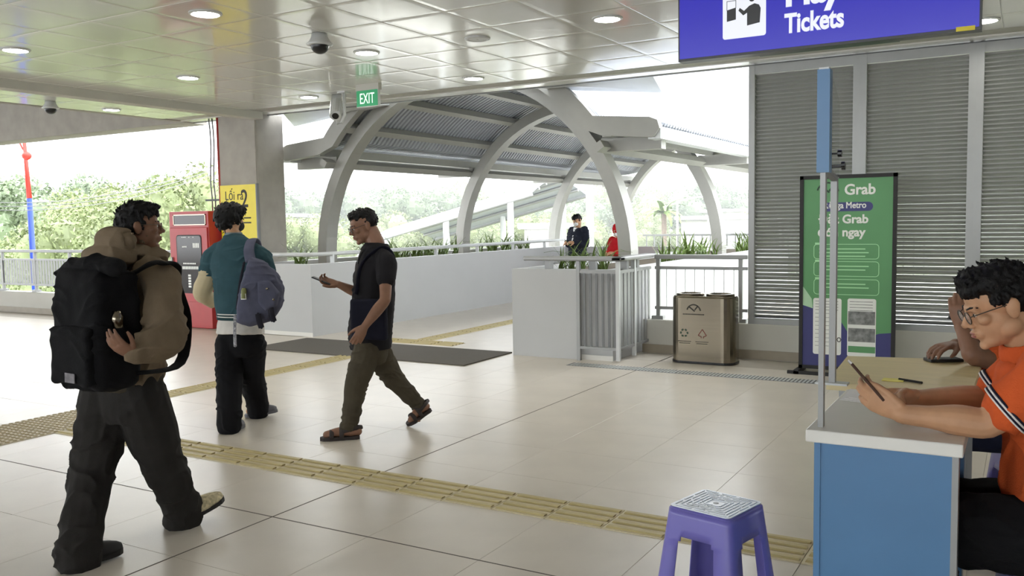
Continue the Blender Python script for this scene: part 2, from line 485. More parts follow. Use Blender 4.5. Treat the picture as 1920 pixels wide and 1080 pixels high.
# ------------------------------------------------------------------ louvre wall: three bays of slats
LZ0, LZ1 = 0.385, CZ - 0.02
def slat_mesh(w, name):
    m = MB()
    prof = [(-.018, .0200), (-.018, .0060), (.017, -.0205), (.019, -.0205), (-.016, .0070), (-.016, .0200)]
    m.prism([(-w/2, y, z) for y, z in prof], (w, 0, 0)); me = m.mesh(name); me.materials.append(M['louver']); return me
bays = [(-2.60, -1.545, 'next to the open railing'), (-1.475, -0.50, 'behind the green poster stand'), (-0.43, 0.56, 'behind the seated men at the counter')]
rs = random.Random(3)
for bi, (x0, x1, where) in enumerate(bays):
    lv = empty('louvre_panel', ((x0+x1)/2, 9.68, LZ0), 'grey louvre panel of level metal slats %s' % where, 'louvre', None)
    f = MB(); w = 0.05
    f.box((x0-0.035, 9.63, LZ0), (x0+w-0.02, 9.75, LZ1)); f.box((x1-w+0.02, 9.63, LZ0), (x1+0.035, 9.75, LZ1))
    f.box((x0, 9.635, LZ0), (x1, 9.745, LZ0+0.06)); f.box((x0, 9.635, LZ1-0.09), (x1, 9.745, LZ1))
    f.build('frame', M['alu'], lv)
    sa = slat_mesh(x1-x0-0.05, 'slat')
    z = LZ0 + 0.085
    while z < LZ1 - 0.07:
        place('slat', sa, ((x0+x1)/2, 9.69, z + rs.uniform(-.0022, .0022)*(1.0 if z < 1.15 else 0.2)), lv); z += 0.0415
o = MB().box((0.6, 9.62, 0.385), (6, 9.78, CZ)).build('wall_right', M['alu']); tag(o, kind='structure')

# ------------------------------------------------------------------ railings at the back line
def railing(name, x0, x1, posts, label, bars, barw, y=9.72, ztop=1.135):
    r = empty(name, ((x0+x1)/2, y, 0.385), label, 'railing')
    MB().box((x0, y-0.035, ztop-0.05), (x1, y+0.035, ztop)).build('top_rail', M['alu'], r, bevel=0.008)
    MB().box((x0, y-0.018, 0.965), (x1, y+0.018, 1.0)).build('middle_rail', M['alu'], r)
    MB().box((x0, y-0.018, 0.50), (x1, y+0.018, 0.535)).build('lower_rail', M['alu'], r)
    for px in posts:
        q = MB().box((px-0.022, y-0.022, 0.385), (px+0.022, y+0.022, ztop-0.05)).build('post', M['alu'], r)
        MB().box((px-0.07, y-0.05, 0.385), (px+0.07, y+0.05, 0.425)).build('base_plate', M['alu'], q)
    b = MB().box((-barw/2, -0.006, 0.53), (barw/2, 0.006, 0.97)).mesh('baluster'); b.materials.append(M['white_metal'] if barw < 0.02 else M['alu'])
    for bx in bars: place('baluster', b, (bx, y, 0), r)
    return r
railing('back_railing', -3.74, -2.66, [-3.70, -2.74], 'short grey metal railing between the planter cage and the louvre wall', [-3.6 + 0.112*k for k in range(8)], 0.008)
railing('terrace_railing', -19.5, -11.5, [-19.0 + 1.045*k for k in range(8)], 'long grey railing with upright bars along the terrace edge', [-19.4 + 0.084*k for k in range(94)], 0.05, y=9.72, ztop=1.165)

# ------------------------------------------------------------------ planters along the bridge
def planter(name, x0, x1, y0, y1, label):
    p = empty(name, ((x0+x1)/2, (y0+y1)/2, 0), label, 'planter')
    MB().box((x0, y0, 0), (x0+0.1, y1, 1.0)).build('side_wall', M['wall_paint'], p)
    MB().box((x1-0.1, y0, 0), (x1, y1, 1.0)).build('side_wall', M['wall_paint'], p)
    MB().box((x0+0.1, y0, 0), (x1-0.1, y0+0.1, 1.0)).build('front_wall', M['wall_paint'], p)
    MB().box((x0-0.006, y0-0.012, 0.0), (x1+0.006, y0-0.0005, 0.055)).build('plinth', M['ctr_white'], p)
    MB().box((x0+0.1, y0+0.1, 0.5), (x1-0.1, y1, 0.94)).build('soil', M['soil'], p)
    return p
PL = planter('planter', -9.72, -8.5, 9.1, 17.0, 'white walled planter along the bridge beside the concrete column')
PR = planter('planter', -5.13, -3.90, 8.85, 17.0, 'white walled planter along the bridge, behind the cage of grey bars')
MB().box((-5.135, 8.805, 0), (-4.295, 8.8495, 1.002)).build('end_panel', M['wall_paint'], PR)
def hand_rail(name, pts, posts, label, z=1.13, r=0.028, m='alu'):
    h = empty(name, (pts[0][0], pts[0][1], 1.0), label, 'handrail')
    MB().tube([(x, y, z) for x, y in pts], r, 12).build('rail', M[m], h, smooth=True)
    for x, y in posts:
        MB().box((x-0.025, y-0.018, 1.0), (x+0.025, y+0.018, z)).build('post', M[m], h)
    return h
hand_rail('handrail', [(-9.75, 9.17), (-8.57, 9.17), (-8.55, 9.2), (-8.55, 17.0)], [(-8.55, 9.6 + 1.28*k) for k in range(6)] + [(-9.4, 9.17)], 'light grey handrail on top of the planter wall beside the column', m='white_metal')
# cage of bars around the right planter's corner
cg = empty('bar_cage', (-4.05, 8.8, 0), 'grey metal cage of upright bars around the planter corner beside the bin', 'railing')
cy0, cx1, cy1 = 8.775, -3.80, 9.72
MB().box((-4.29, cy0-0.02, 0), (-4.25, cy0+0.02, 1.11)).build('post', M['alu'], cg)
MB().box((cx1-0.02, cy0-0.02, 0.02), (cx1+0.02, cy0+0.02, 1.11)).build('post', M['white_metal'], cg)
MB().box((cx1-0.02, cy0+0.42, 0.02), (cx1+0.02, cy0+0.46, 1.11)).build('post', M['white_metal'], cg)
MB().box((-4.25, cy0-0.015, 0.965), (cx1, cy0+0.015, 1.0)).build('upper_frame', M['alu'], cg)
MB().box((-4.25, cy0-0.015, 0.13), (cx1, cy0+0.015, 0.16)).build('lower_frame', M['alu'], cg)
MB().box((cx1-0.015, cy0, 0.965), (cx1+0.015, cy1, 1.0)).build('upper_frame', M['alu'], cg)
MB().box((cx1-0.015, cy0, 0.13), (cx1+0.015, cy1, 0.16)).build('lower_frame', M['alu'], cg)
b = MB().box((-0.013, -0.004, 0.16), (0.013, 0.004, 0.965)).mesh('bar'); b.materials.append(M['alu_d'])
b2 = MB().box((-0.004, -0.03, 0.16), (0.004, 0.03, 0.965)).mesh('bar'); b2.materials.append(M['alu'])
for k in range(6): place('bar', b, (-4.20 + 0.073*k, cy0, 0), cg)
for k in range(9): place('bar', b2, (cx1, cy0 + 0.09 + 0.1*k, 0), cg)
hr = MB().box((-4.94, 8.72, 1.10), (-3.74, 8.84, 1.15)); hr.box((-3.86, 8.72, 1.10), (-3.74, 9.70, 1.15))
o = hr.build('top_rail', M['alu'], cg, bevel=0.015)
for x, y in ((-4.7, 8.9), (-4.15, 8.9), (-3.86, 9.1), (-3.86, 9.4)):
    MB().box((x-0.04, y-0.03, 1.0), (x+0.04, y+0.03, 1.11)).build('rail_bracket', M['alu'], cg)
# end wall of the bridge and the landing behind it
o = MB().box((-8.5, 16.85, 0), (-5.13, 17.0, 0.985)).build('wall_bridge_end', M['wall_paint']); tag(o, kind='structure')
o = MB().box((-14, 17.0, -0.4), (-1.0, 23.0, 0.0)).build('floor_landing', M['plaster']); tag(o, kind='structure')
rr = empty('landing_railing', (-6, 22.5, 0), 'thin pale railing at the far side of the bridge landing', 'railing')
MB().box((-9, 22.47, 1.08), (-2, 22.53, 1.13)).build('top_rail', M['alu'], rr)
MB().box((-9, 22.48, 0.5), (-2, 22.52, 0.54)).build('lower_rail', M['alu'], rr)
b = MB().box((-0.015, -0.015, 0), (0.015, 0.015, 1.08)).mesh('baluster'); b.materials.append(M['alu'])
for k in range(32): place('baluster', b, (-8.9 + 0.22*k, 22.5, 0), rr)

# ------------------------------------------------------------------ arched canopy over the bridge
cn = empty('bridge_canopy', (-6.87, 15.5, 0), 'arched white steel canopy with a corrugated roof over the bridge', 'canopy')
XC, ZC = -6.87, 1.05
def arc_pt(r, a): return (XC + r*math.sin(a), ZC + r*math.cos(a))
for ya in (10.3, 14.1, 17.9, 21.7):
    rings = []
    for k in range(41):
        a = math.radians(-92.2 + 184.4*k/40)
        (xi, zi), (xo, zo) = arc_pt(2.42, a), arc_pt(2.59, a)
        rings.append([V((xi, ya, zi)), V((xo, ya, zo)), V((xo, ya+0.24, zo)), V((xi, ya+0.24, zi))])
    MB().loft(rings).build('arch', M['arch'], cn)
    for s_ in (-1, 1):
        MB().box((XC + s_*2.18, ya+0.03, 2.40), (XC + s_*2.98, ya+0.19, 2.56)).build('outrigger', M['arch'], cn)
# purlins between the arches and the roof sheet
for a in (-58, -44, -30, -15, 0, 15, 30, 44, 58):
    x, z = arc_pt(2.65, math.radians(a))
    MB().obox((x, 16.2, z), (0.05*math.cos(math.radians(a)), 0, -0.05*math.sin(math.radians(a))), (0, 6.1, 0), (0.06*math.sin(math.radians(a)), 0, 0.06*math.cos(math.radians(a)))).build('purlin', M['arch'], cn)
for s_ in (-1, 1):
    MB().box((XC + s_*2.30, 10.1, 2.56), (XC + s_*2.42, 22.3, 2.68)).build('eave_beam', M['arch'], cn)
    MB().box((XC + s_*2.90, 10.1, 2.50), (XC + s_*3.06, 22.3, 2.64)).build('gutter', M['white_metal'], cn)
    MB().box((XC + s_*2.62, 10.1, 2.60), (XC + s_*2.68, 22.3, 2.66)).build('purlin', M['arch'], cn)
prof = []
prof.append((-3.02, 2.66)); prof.append((-2.9, 2.72)); prof.append((-2.45, 2.74))
for k in range(25):
    a = math.radians(-50 + 100*k/24); prof.append((2.75*math.sin(a), ZC + 2.75*math.cos(a) - 0.02))
prof += [(2.45, 2.74), (2.9, 2.72), (3.02, 2.66)]
nrm = []
for i in range(len(prof)):
    a, b_ = prof[max(i-1, 0)], prof[min(i+1, len(prof)-1)]
    t = V((b_[0]-a[0], b_[1]-a[1])); t.normalize(); nrm.append((-t.y, t.x))
ysr = []; y = 10.12
while y < 22.3:
    ysr += [(y, 0), (y+0.045, 0), (y+0.06, 0.03), (y+0.085, 0.03)]; y += 0.1
rings = [[V((XC + px + nx*h, yy, pz + nz*h)) for (px, pz), (nx, nz) in zip(prof, nrm)] for yy, h in ysr]
sh = MB(); sh.loft(rings, False, False, closed=False); o = sh.build('roof_lining', M['roof'], cn)
md = o.modifiers.new('t', 'SOLIDIFY'); md.thickness = 0.006
rings = [[V((XC + px + nx*(h+0.012), yy, pz + nz*(h+0.012))) for (px, pz), (nx, nz) in zip(prof, nrm)] for yy, h in ysr]
sh = MB(); sh.loft(rings, False, False, closed=False); o = sh.build('roof_sheet', M['roof'], cn); md = o.modifiers.new('t', 'SOLIDIFY'); md.thickness = 0.004
# front trim plates that follow the roof edge
for s_ in (-1, 1):
    pts_o = []; pts_i = []
    for k in range(13):
        a = math.radians(51*k/12); pts_o.append((2.82*math.sin(a), ZC + 2.82*math.cos(a))); pts_i.append((2.60*math.sin(a), ZC + 2.60*math.cos(a)))
    outl = pts_o + [(2.93, 2.76), (3.03, 2.72), (3.06, 2.62), (2.98, 2.52), (2.93, 2.52), (2.30, 2.58)] + list(reversed(pts_i))
    outl = outl[:13] + outl[13:]
    MB().prism([(XC + s_*x, 10.06, z) for x, z in outl], (0, 0.12, 0)).build('edge_trim', M['arch'], cn)

# ------------------------------------------------------------------ strap-leaved plants in the planters
def clump(seed, n=13):
    r = random.Random(seed); m = MB()
    for k in range(n):
        a = r.uniform(0, 2*PI); L = r.uniform(0.24, 0.52); w = r.uniform(0.010, 0.018); lean = r.uniform(0.4, 1.25); p = V((r.uniform(-.05, .05), r.uniform(-.05, .05), 0))
        d = V((math.cos(a), math.sin(a), 0)); sdv = V((-math.sin(a), math.cos(a), 0)); rows = []
        for q in range(6):
            t = q/5; ww = w*(1 - t**2.2)*(0.7+0.3*min(1, t*4)) + 0.001
            rows.append((p - sdv*ww, p + V((0,0,-0.003)), p + sdv*ww))
            ang = lean*(0.35 + 1.6*t); p = p + (d*math.sin(ang) + V((0,0,1))*math.cos(ang))*(L/5)
        vs = [c for rw in rows for c in rw]; fs = []
        for q in range(5):
            for e in (0, 1): fs.append((q*3+e, q*3+e+1, q*3+4+e, q*3+3+e))
        m.add(vs, fs)
    me = bpy.data.meshes.new('plant'); me.from_pydata([tuple(v) for v in m.v], [], m.f); me.materials.append(M['leaf']); me.update(); return me
CL = [clump(s) for s in range(6)]
rp = random.Random(11)
def plants(xa, xb, ya, yb, n, label, grp):
    for k in range(n):
        y = 0; span = [(max(ya, u), min(yb, v)) for u, v in ((0, 9.82), (11.02, 13.62), (14.82, 30)) if min(yb, v) > max(ya, u)]   # clear of the arch feet
        t = (k + rp.uniform(.25, .75))/n*sum(v - u for u, v in span)
        for u, v in span:
            if t <= v - u: y = u + t; break
            t -= v - u
        o = place('strap_leaf_plant', rp.choice(CL), (rp.uniform(xa, xb), y, 0.94), None, rp.uniform(0, 6), rp.uniform(0.75, 1.1))
        tag(o, label, 'plant', grp)
plants(-9.2, -9.02, 9.35, 16.4, 24, 'green strap-leaved plant in the planter beside the concrete column', 'plants in the planter by the column')
plants(-9.45, -9.3, 11.1, 16.4, 10, 'green strap-leaved plant in the planter beside the concrete column', 'plants in the planter by the column')
plants(-4.75, -4.25, 9.2, 9.75, 7, 'green strap-leaved plant in the planter inside the bar cage corner', 'plants in the planter by the cage')
plants(-4.35, -4.15, 11.2, 16.5, 16, 'green strap-leaved plant in the bridge planter seen above the short railing', 'plants in the planter beyond the cage')

# ------------------------------------------------------------------ stainless double bin
bn = empty('recycling_bin', (-2.985, 9.24, 0), 'stainless steel twin recycling bin with two round lids below the short railing', 'bin')
def stad(hx, hy, r, z, n=7):
    out = []
    for q in range(4):
        cx = (hx-r)*(1 if q in (0, 3) else -1); cy = (hy-r)*(1 if q in (0, 1) else -1)
        for k in range(n): a = PI/2*(q + k/(n-1)); out.append(V((-2.985 + cx + r*math.cos(a), 9.24 + cy + r*math.sin(a), z)))
    return out
m = MB(); m.loft([stad(.345, .17, .13, .02), stad(.345, .17, .13, .70), stad(.335, .16, .125, .715), stad(.335, .16, .125, .72)]); m.build('body', M['steel'], bn, smooth=False)
MB().loft([stad(.35, .175, .13, 0), stad(.35, .175, .13, .022)]).build('base', M['dark'], bn)
for cx in (-3.15, -2.82):
    l = MB(); l.lathe((cx, 9.24, 0.72), [(.150, 0), (.152, .014), (.145, .022), (.115, .022), (.112, .008), (.02, .004)], 28, True); l.build('lid', M['steel'], bn, smooth=False)
yb = 9.0685
M['logo_g'] = mat('dark_green_ink', (34, 62, 44), 0.6, var=0); M['logo_r'] = mat('brown_red_ink', (110, 50, 40), 0.6, var=0)
def strip(m, a, b, w, y, t=0.001):              # a flat stroke on an upright face
    a = V((a[0], y, a[1])); b = V((b[0], y, b[1])); d = (b-a).normalized(); n_ = V((-d.z, 0, d.x))*w/2
    m.prism([a-n_, b-n_, b+n_, a+n_], (0, -t, 0))
lg = MB(); cx, cz, r = -3.06, 0.555, 0.075
pts = [(cx + r*math.cos(math.radians(d)), cz + r*math.sin(math.radians(d))) for d in range(8, 173, 12)]
for i in range(len(pts)-1): strip(lg, pts[i], pts[i+1], 0.013, yb)
strip(lg, (cx-0.05, cz+0.052), (cx+0.012, cz+0.004), 0.013, yb); strip(lg, (cx+0.012, cz+0.02), (cx+0.045, cz+0.058), 0.013, yb)
lg.build('logo', M['ink'], bn)
sx = MB()
for k in range(14): strip(sx, (cx-0.118+0.017*k, cz-0.028), (cx-0.107+0.017*k, cz-0.028), 0.012, yb)
tag(sx.build('lettering', M['ink'], bn), kind='stuff')
rc = MB(); cx, cz = -3.165, 0.325
for k in range(3):
    a0 = math.radians(90 + 120*k)
    for q in (-1, 1):
        p0 = (cx + 0.04*math.cos(a0 + q*0.25), cz + 0.04*math.sin(a0 + q*0.25)); p1 = (cx + 0.036*math.cos(a0 + q*0.85), cz + 0.036*math.sin(a0 + q*0.85))
        strip(rc, p0, p1, 0.017, yb)
rc.build('recycling_symbol', M['logo_g'], bn)
rw = MB(); cx, cz = -2.965, 0.325; T3 = [(cx, cz+0.045), (cx-0.045, cz-0.02), (cx+0.045, cz-0.02)]
strip(rw, T3[0], T3[1], 0.008, yb); strip(rw, T3[0], T3[2], 0.008, yb); strip(rw, T3[1], (cx-0.012, cz-0.034), 0.008, yb); strip(rw, T3[2], (cx+0.012, cz-0.034), 0.008, yb); strip(rw, (cx-0.012, cz-0.03), (cx-0.012, cz-0.05), 0.007, yb); strip(rw, (cx+0.012, cz-0.03), (cx+0.012, cz-0.05), 0.007, yb)
rw.build('waste_symbol', M['logo_r'], bn)
cp = MB()
for (a, b_, z) in ((-3.235, -3.09, 0.235), (-3.22, -3.10, 0.215), (-3.04, -2.90, 0.235), (-3.03, -2.91, 0.215)): strip(cp, (a, z), (b_, z), 0.006, yb)
tag(cp.build('caption', M['ink'], bn), kind='stuff')

# ------------------------------------------------------------------ red fire cabinet
fc = empty('fire_cabinet', (-11.03, 9.32, 0), 'tall red metal fire cabinet with a dark glass door beside the column', 'cabinet')
X0, X1, YF = -11.47, -10.60, 9.2
MB().box((X0, YF, 0), (X1, 9.44, 1.775)).build('body', M['red'], fc, bevel=0.008)
dd = MB().box((X0+0.02, YF-0.02, 0.40), (X1-0.02, YF-0.0005, 1.53)).build('door', M['red'], fc, bevel=0.006)
w = MB(); w.rbox((-11.02, YF-0.022, 0.98), (0.27, 0, 0), (0, 0, 0.43), (0, 0.006, 0), 0.005)
def rrect(x0, x1, z0, z1, r, n=6):
    out = []
    for q, (cx, cz) in enumerate(((x1-r, z1-r), (x0+r, z1-r), (x0+r, z0+r), (x1-r, z0+r))):
        for k in range(n): a = PI/2*(q + k/(n-1)); out.append((cx + r*math.cos(a), cz + r*math.sin(a)))
    return out
def plate(pts, y, t=0.003): return MB().prism([(x, y, z) for x, z in pts], (0, -t, 0))
plate(rrect(-11.30, -10.74, 0.53, 1.42, 0.05), YF-0.0205, 0.004).build('window_seal', M['black'], dd)
plate(rrect(-11.285, -10.755, 0.545, 1.405, 0.045), YF-0.0245, 0.003).build('window', M['glass_dark'], dd)
wl = MB()
for z, x0_, x1_, hh in ((0.985, -11.16, -10.90, 0.022), (0.92, -11.18, -10.84, 0.045), (1.24, -11.17, -11.07, 0.02), (1.26, -10.93, -10.8, 0.07), (1.385, -11.18, -11.09, 0.012), (1.385, -11.02, -10.99, 0.012), (1.385, -10.93, -10.9, 0.012)):
    x = x0_
    while x < x1_: wl.prism([(x, YF-0.0275, z-hh/2), (x+0.026, YF-0.0275, z-hh/2), (x+0.026, YF-0.0275, z+hh/2), (x, YF-0.0275, z+hh/2)], (0, -0.001, 0)); x += 0.036
x = 0.62
while x < 0.8: wl.prism([(-11.06, YF-0.0275, x), (-11.0, YF-0.0275, x), (-11.0, YF-0.0275, x+0.03), (-11.06, YF-0.0275, x+0.03)], (0, -0.001, 0)); x += 0.042
tag(wl.build('lettering', M['white_ink'], dd), kind='stuff')
MB().box((-11.41, YF-0.05, 0.92), (-11.385, YF-0.02, 1.08)).build('handle', M['alu'], dd)
plate(rrect(-11.36, -10.66, 1.58, 1.715, 0.01), YF-0.0005, 0.006).build('top_window', M['acrylic' if False else 'glass_dark'], fc)
fr = MB()
for a, b_ in (((-11.37, 1.715), (-10.65, 1.73)), ((-11.37, 1.565), (-10.65, 1.58)), ((-11.37, 1.565), (-11.355, 1.73)), ((-10.665, 1.565), (-10.65, 1.73))): fr.box((a[0], YF-0.012, a[1]), (b_[0], YF-0.0005, b_[1]))
fr.build('window_frame', M['steel'], fc)

# ------------------------------------------------------------------ yellow exit board on the column, pipe and cables
ys_ = empty('exit_board', (-9.97, 9.41, 1.3), 'yellow board numbered 2 hung on the concrete column', 'sign')
MB().box((-10.53, 9.385, 1.05), (-9.78, 9.425, 2.15)).build('board', M['yellow'], ys_)
MB().box((-9.785, 9.38, 1.05), (-9.765, 9.43, 2.16)).build('edge', M['alu_d'], ys_)
text('Lối ra', 0.19, M['ink'], ys_, (-10.43, 9.384, 1.93), width=0.85)
text('2', 0.37, M['ink'], ys_, (-10.10, 9.384, 1.82), width=0.85, bold=0.004)
sm = MB(); strip(sm, (-10.43, 1.80), (-10.18, 1.80), 0.03, 9.384); strip(sm, (-10.05, 1.66), (-9.90, 1.66), 0.02, 9.384); strip(sm, (-10.08, 1.59), (-9.90, 1.59), 0.02, 9.384); tag(sm.build('small_print', M['ink'], ys_), kind='stuff')
pp = MB().tube([(-10.62, 9.5, 0.0), (-10.62, 9.5, CZ)], 0.045, 12).build('red_pipe', M['red_d'], smooth=True); tag(pp, 'dark red standpipe running up beside the concrete column', 'pipe')
for k, dx in enumerate((0, 0.07)):
    pts = [(-10.86+dx, 9.52, z) for z in (1.78, 2.0)] + [(-10.86+dx+0.02*math.sin(z*5), 9.52, z) for z in (2.2, 2.4, 2.6, 2.8, 3.0, CZ)]
    o = MB().tube(pts, 0.011, 6).build('cable', M['alu_d'], smooth=True); tag(o, 'thin grey cable rising from the red cabinet to the ceiling', 'cable', 'cables above the fire cabinet')
o = MB().box((-10.98, 9.49, 1.93), (-10.66, 9.53, 1.96)).build('cable_clamp', M['dark']); tag(o, 'small black clamp holding the two cables beside the column', 'clamp')

# ------------------------------------------------------------------ things on the ceiling
def downlight(x, y, lab, off=''):
    d = empty('downlight' + off, (x, y, CZ-0.01), lab, 'light', None if off else 'round downlights in the ceiling')
    MB().lathe((x, y, CZ-0.012), [(.125, .012), (.125, .002), (.105, -.004), (.10, .004)], 28, False).build('rim', M['white_metal'], d)
    MB().lathe((x, y, CZ-0.010), [(.103, .0), (.103, .003)], 28).build('diffuser' + off, M['lamp'], d)
for x, y in ((-8.0, 4.83), (-8.0, 6.75), (-8.0, 8.64), (-5.5, 4.83), (-5.5, 6.75), (-5.5, 8.64), (-3.0, 6.75)):
    downlight(x, y, 'round white downlight glowing in the panelled ceiling')
downlight(-11.0, 7.95, 'round white downlight beyond the dropped ceiling beam')
downlight(-0.37, 8.64, 'round white downlight just showing past the end of the blue ticket sign')
# two more lamps of the same rows, beyond the top edge of the picture
downlight(-3.0, 4.83, 'round white downlight ahead of the blue ticket sign', '_offscreen')
downlight(-0.5, 6.75, 'round white downlight behind the hanging green sign', '_offscreen')
sp = empty('ceiling_speaker', (-4.28, 6.8, CZ), 'round white ceiling speaker grille between the downlights', 'speaker')
MB().lathe((-4.28, 6.8, CZ-0.014), [(.115, .012), (.115, .002), (.10, -.006), (.085, -.004), (.08, .0), (.01, -.001)], 28, False).build('grille', M['white_metal'], sp)
for x, y in ((-8.72, 4.6), (-9.9, 6.2)):
    o = MB().lathe((x, y, CZ-0.05), [(.03, .0), (.05, .012), (.06, .05)], 18).build('smoke_detector', M['white_metal'], smooth=True); tag(o, 'small white smoke detector on the ceiling panels', 'detector', 'smoke detectors')
def dome(x, y, s, lab):
    d = empty('dome_camera', (x, y, CZ), lab, 'camera')
    MB().lathe((x, y, CZ), [(.02*s, 0), (.075*s, 0), (.085*s, -.04*s), (.11*s, -.085*s), (.13*s, -.10*s), (.13*s, -.115*s), (.10*s, -.12*s)], 24).build('housing', M['white_metal'], d, smooth=True)
    MB().ball((x, y, CZ-.12*s), (.092*s, .092*s, .085*s), 20, 12).build('lens_dome', M['dark'], d, smooth=True)
dome(-5.30, 5.88, 0.85, 'white dome security camera with a black glass bubble under the ceiling')
dome(-10.9, 7.0, 0.8, 'small pale dome camera on the ceiling beyond the dropped beam')
bc = empty('bullet_camera', (-7.4, 8.62, CZ), 'white bullet security camera hanging on a bent pipe by the exit sign', 'camera')
pb = P(645, 172, 11.0); pc = P(650, 235, 11.0)
q = G(645, 172, CZ)
fw = V((0.45, -0.62, -0.64)).normalized(); cc_ = onY(630, 205, q.y)
MB().tube([q, onY(646, 215, q.y), onY(641, 230, q.y), onY(634, 232, q.y), cc_ - V((0, 0, 0.05))], 0.02, 10).build('bracket', M['white_metal'], bc, smooth=True)
MB().tube([cc_ - fw*0.16, cc_ - fw*0.14, cc_ + fw*0.12, cc_ + fw*0.15], [0.055, 0.078, 0.078, 0.07], 16).build('housing', M['white_metal'], bc, smooth=False)
MB().tube([cc_ + fw*0.145, cc_ + fw*0.16], [0.045, 0.04], 16).build('lens', M['dark'], bc)
MB().obox(cc_ + V((0, 0, 0.075)), fw*0.2, fw.cross(V((0,0,1))).normalized()*0.06, V((0,0,0.006))).build('sunshade', M['white_metal'], bc)
MB().box((q.x-0.06, q.y-0.06, CZ-0.02), (q.x+0.06, q.y+0.06, CZ)).build('base', M['white_metal'], bc)
ex = empty('exit_sign', (-6.75, 8.2, CZ), 'green lit EXIT sign hanging from the ceiling near the bullet camera', 'sign')
ye = 8.25; a_ = onY(668, 170, ye); b_ = onY(709, 198, ye)
xa, xb, za, zb = a_.x, b_.x, (b_.z + onY(668, 200, ye).z)/2, (a_.z + onY(709, 168, ye).z)/2
MB().box((xa, ye+0.001, za-0.005), (xb, ye+0.045, zb)).build('case', M['white_metal'], ex)
MB().box((xa+0.004, ye-0.003, za), (xb-0.004, ye+0.001, zb)).build('panel', M['exit'], ex)
text('EXIT', (zb-za)*0.95, M['exit_white'], ex, ((xa+xb)/2, ye-0.0035, za+(zb-za)*0.17), align='CENTER', width=0.62)
MB().box((xa-0.01, ye, zb), (xb+0.01, ye+0.06, CZ)).build('mount', M['plaster'], ex)

# ------------------------------------------------------------------ ticket screen hung from the ceiling
ty = 4.15
tk = empty('ticket_sign', (-0.85, ty, 2.3), 'wide blue lit overhead sign with a ticket machine pictogram', 'sign')
c1 = onY(1272, 112, ty); c2 = onY(1840, 60, ty); tx0, tx1 = c1.x, c2.x; tz = (c1.z + c2.z)/2 + 0.0
MB().box((tx0, ty, tz), (tx1, ty+0.07, tz+0.62)).build('case', M['dark'], tk)
MB().box((tx0+0.008, ty-0.004, tz+0.012), (tx1-0.008, ty, tz+0.61)).build('screen', M['screen'], tk)
def sx_(px, py): p = onY(px, py, ty-0.006); return p
ia = sx_(1355, 75); ib = sx_(1436, 68)
plate(rrect(ia.x, ib.x, ia.z + 0.0, ia.z + (ib.x-ia.x)*1.06, 0.012), ty-0.0045, 0.001).build('pictogram_plate', M['screen_white'], tk)
pg = MB(); S = (ib.x-ia.x); ox, oz = ia.x, ia.z
def pl(pts, m): m.prism([(ox+S*x, ty-0.006, oz+S*z) for x, z in pts], (0, -0.001, 0))
pl([(.10,.40),(.31,.43),(.31,.70),(.10,.66)], pg); 
for a in (((.10,.66),(.10,.86)),((.31,.70),(.31,.86)),((.10,.86),(.31,.86))):
    (x0,z0),(x1,z1) = a; pl([(x0-.006,z0-.006),(x1+.006,z0-.006),(x1+.006,z1+.006),(x0-.006,z1+.006)], pg)
pl([(.57,.26),(.86,.30),(.88,.62),(.84,.70),(.74,.74),(.62,.70),(.50,.60),(.40,.68),(.37,.62),(.48,.50),(.57,.55)], pg)
pl([(.68+.07*math.cos(2*PI*k/14), .86+.075*math.sin(2*PI*k/14)) for k in range(14)], pg)
pg.build('pictogram', M['screen_black'], tk)
t1 = sx_(1471, 62); t2 = sx_(1583, 50)
o = text('Tickets', 0.118, M['screen_white'], tk, (t1.x, ty-0.005, (t1.z+t2.z)/2+0.002), bold=0.004)
wd = max(v.co.x for v in o.data.vertices) - min(v.co.x for v in o.data.vertices)
k_ = (t2.x-t1.x)/wd
o.data.transform(Matrix.Translation(V((t1.x-WO[tk].x, 0, 0))) @ Matrix.Diagonal((k_, 1, 1, 1)) @ Matrix.Translation(V((-(t1.x-WO[tk].x), 0, 0))))
text('Máy bá', 0.165, M['screen_white'], tk, (t1.x, ty-0.005, (t1.z+t2.z)/2+0.122), bold=0.007, width=0.88)
st = sx_(1818, 53); MB().box((st.x-0.05, ty-0.006, st.z-0.008), (st.x+0.02, ty-0.004, st.z+0.01)).build('sticker', M['yellow'], tk)
for x in (tx0+0.3, tx1-0.3): MB().cyl((x, ty+0.035, tz+0.62), (x, ty+0.035, CZ), 0.02, None, 10).build('hanger', M['alu'], tk)
g2 = empty('hanging_direction_sign', (-0.9, 5.5, 2.6), 'dark green hanging sign just behind the blue ticket sign', 'sign')
MB().box((-1.45, 5.5, 2.53), (-0.66, 5.56, 2.95)).build('panel', mat('dark_green_panel', (36, 70, 48), 0.4), g2)
MB().box((-0.655, 5.5, 2.535), (-0.36, 5.56, 2.95)).build('panel', mat('pale_yellow_panel', (206, 206, 150), 0.4, var=0.12, scale=20), g2)
for x in (-1.3, -0.45): MB().cyl((x, 5.53, 2.95), (x, 5.53, CZ), 0.015, None, 8).build('hanger', M['alu'], g2)

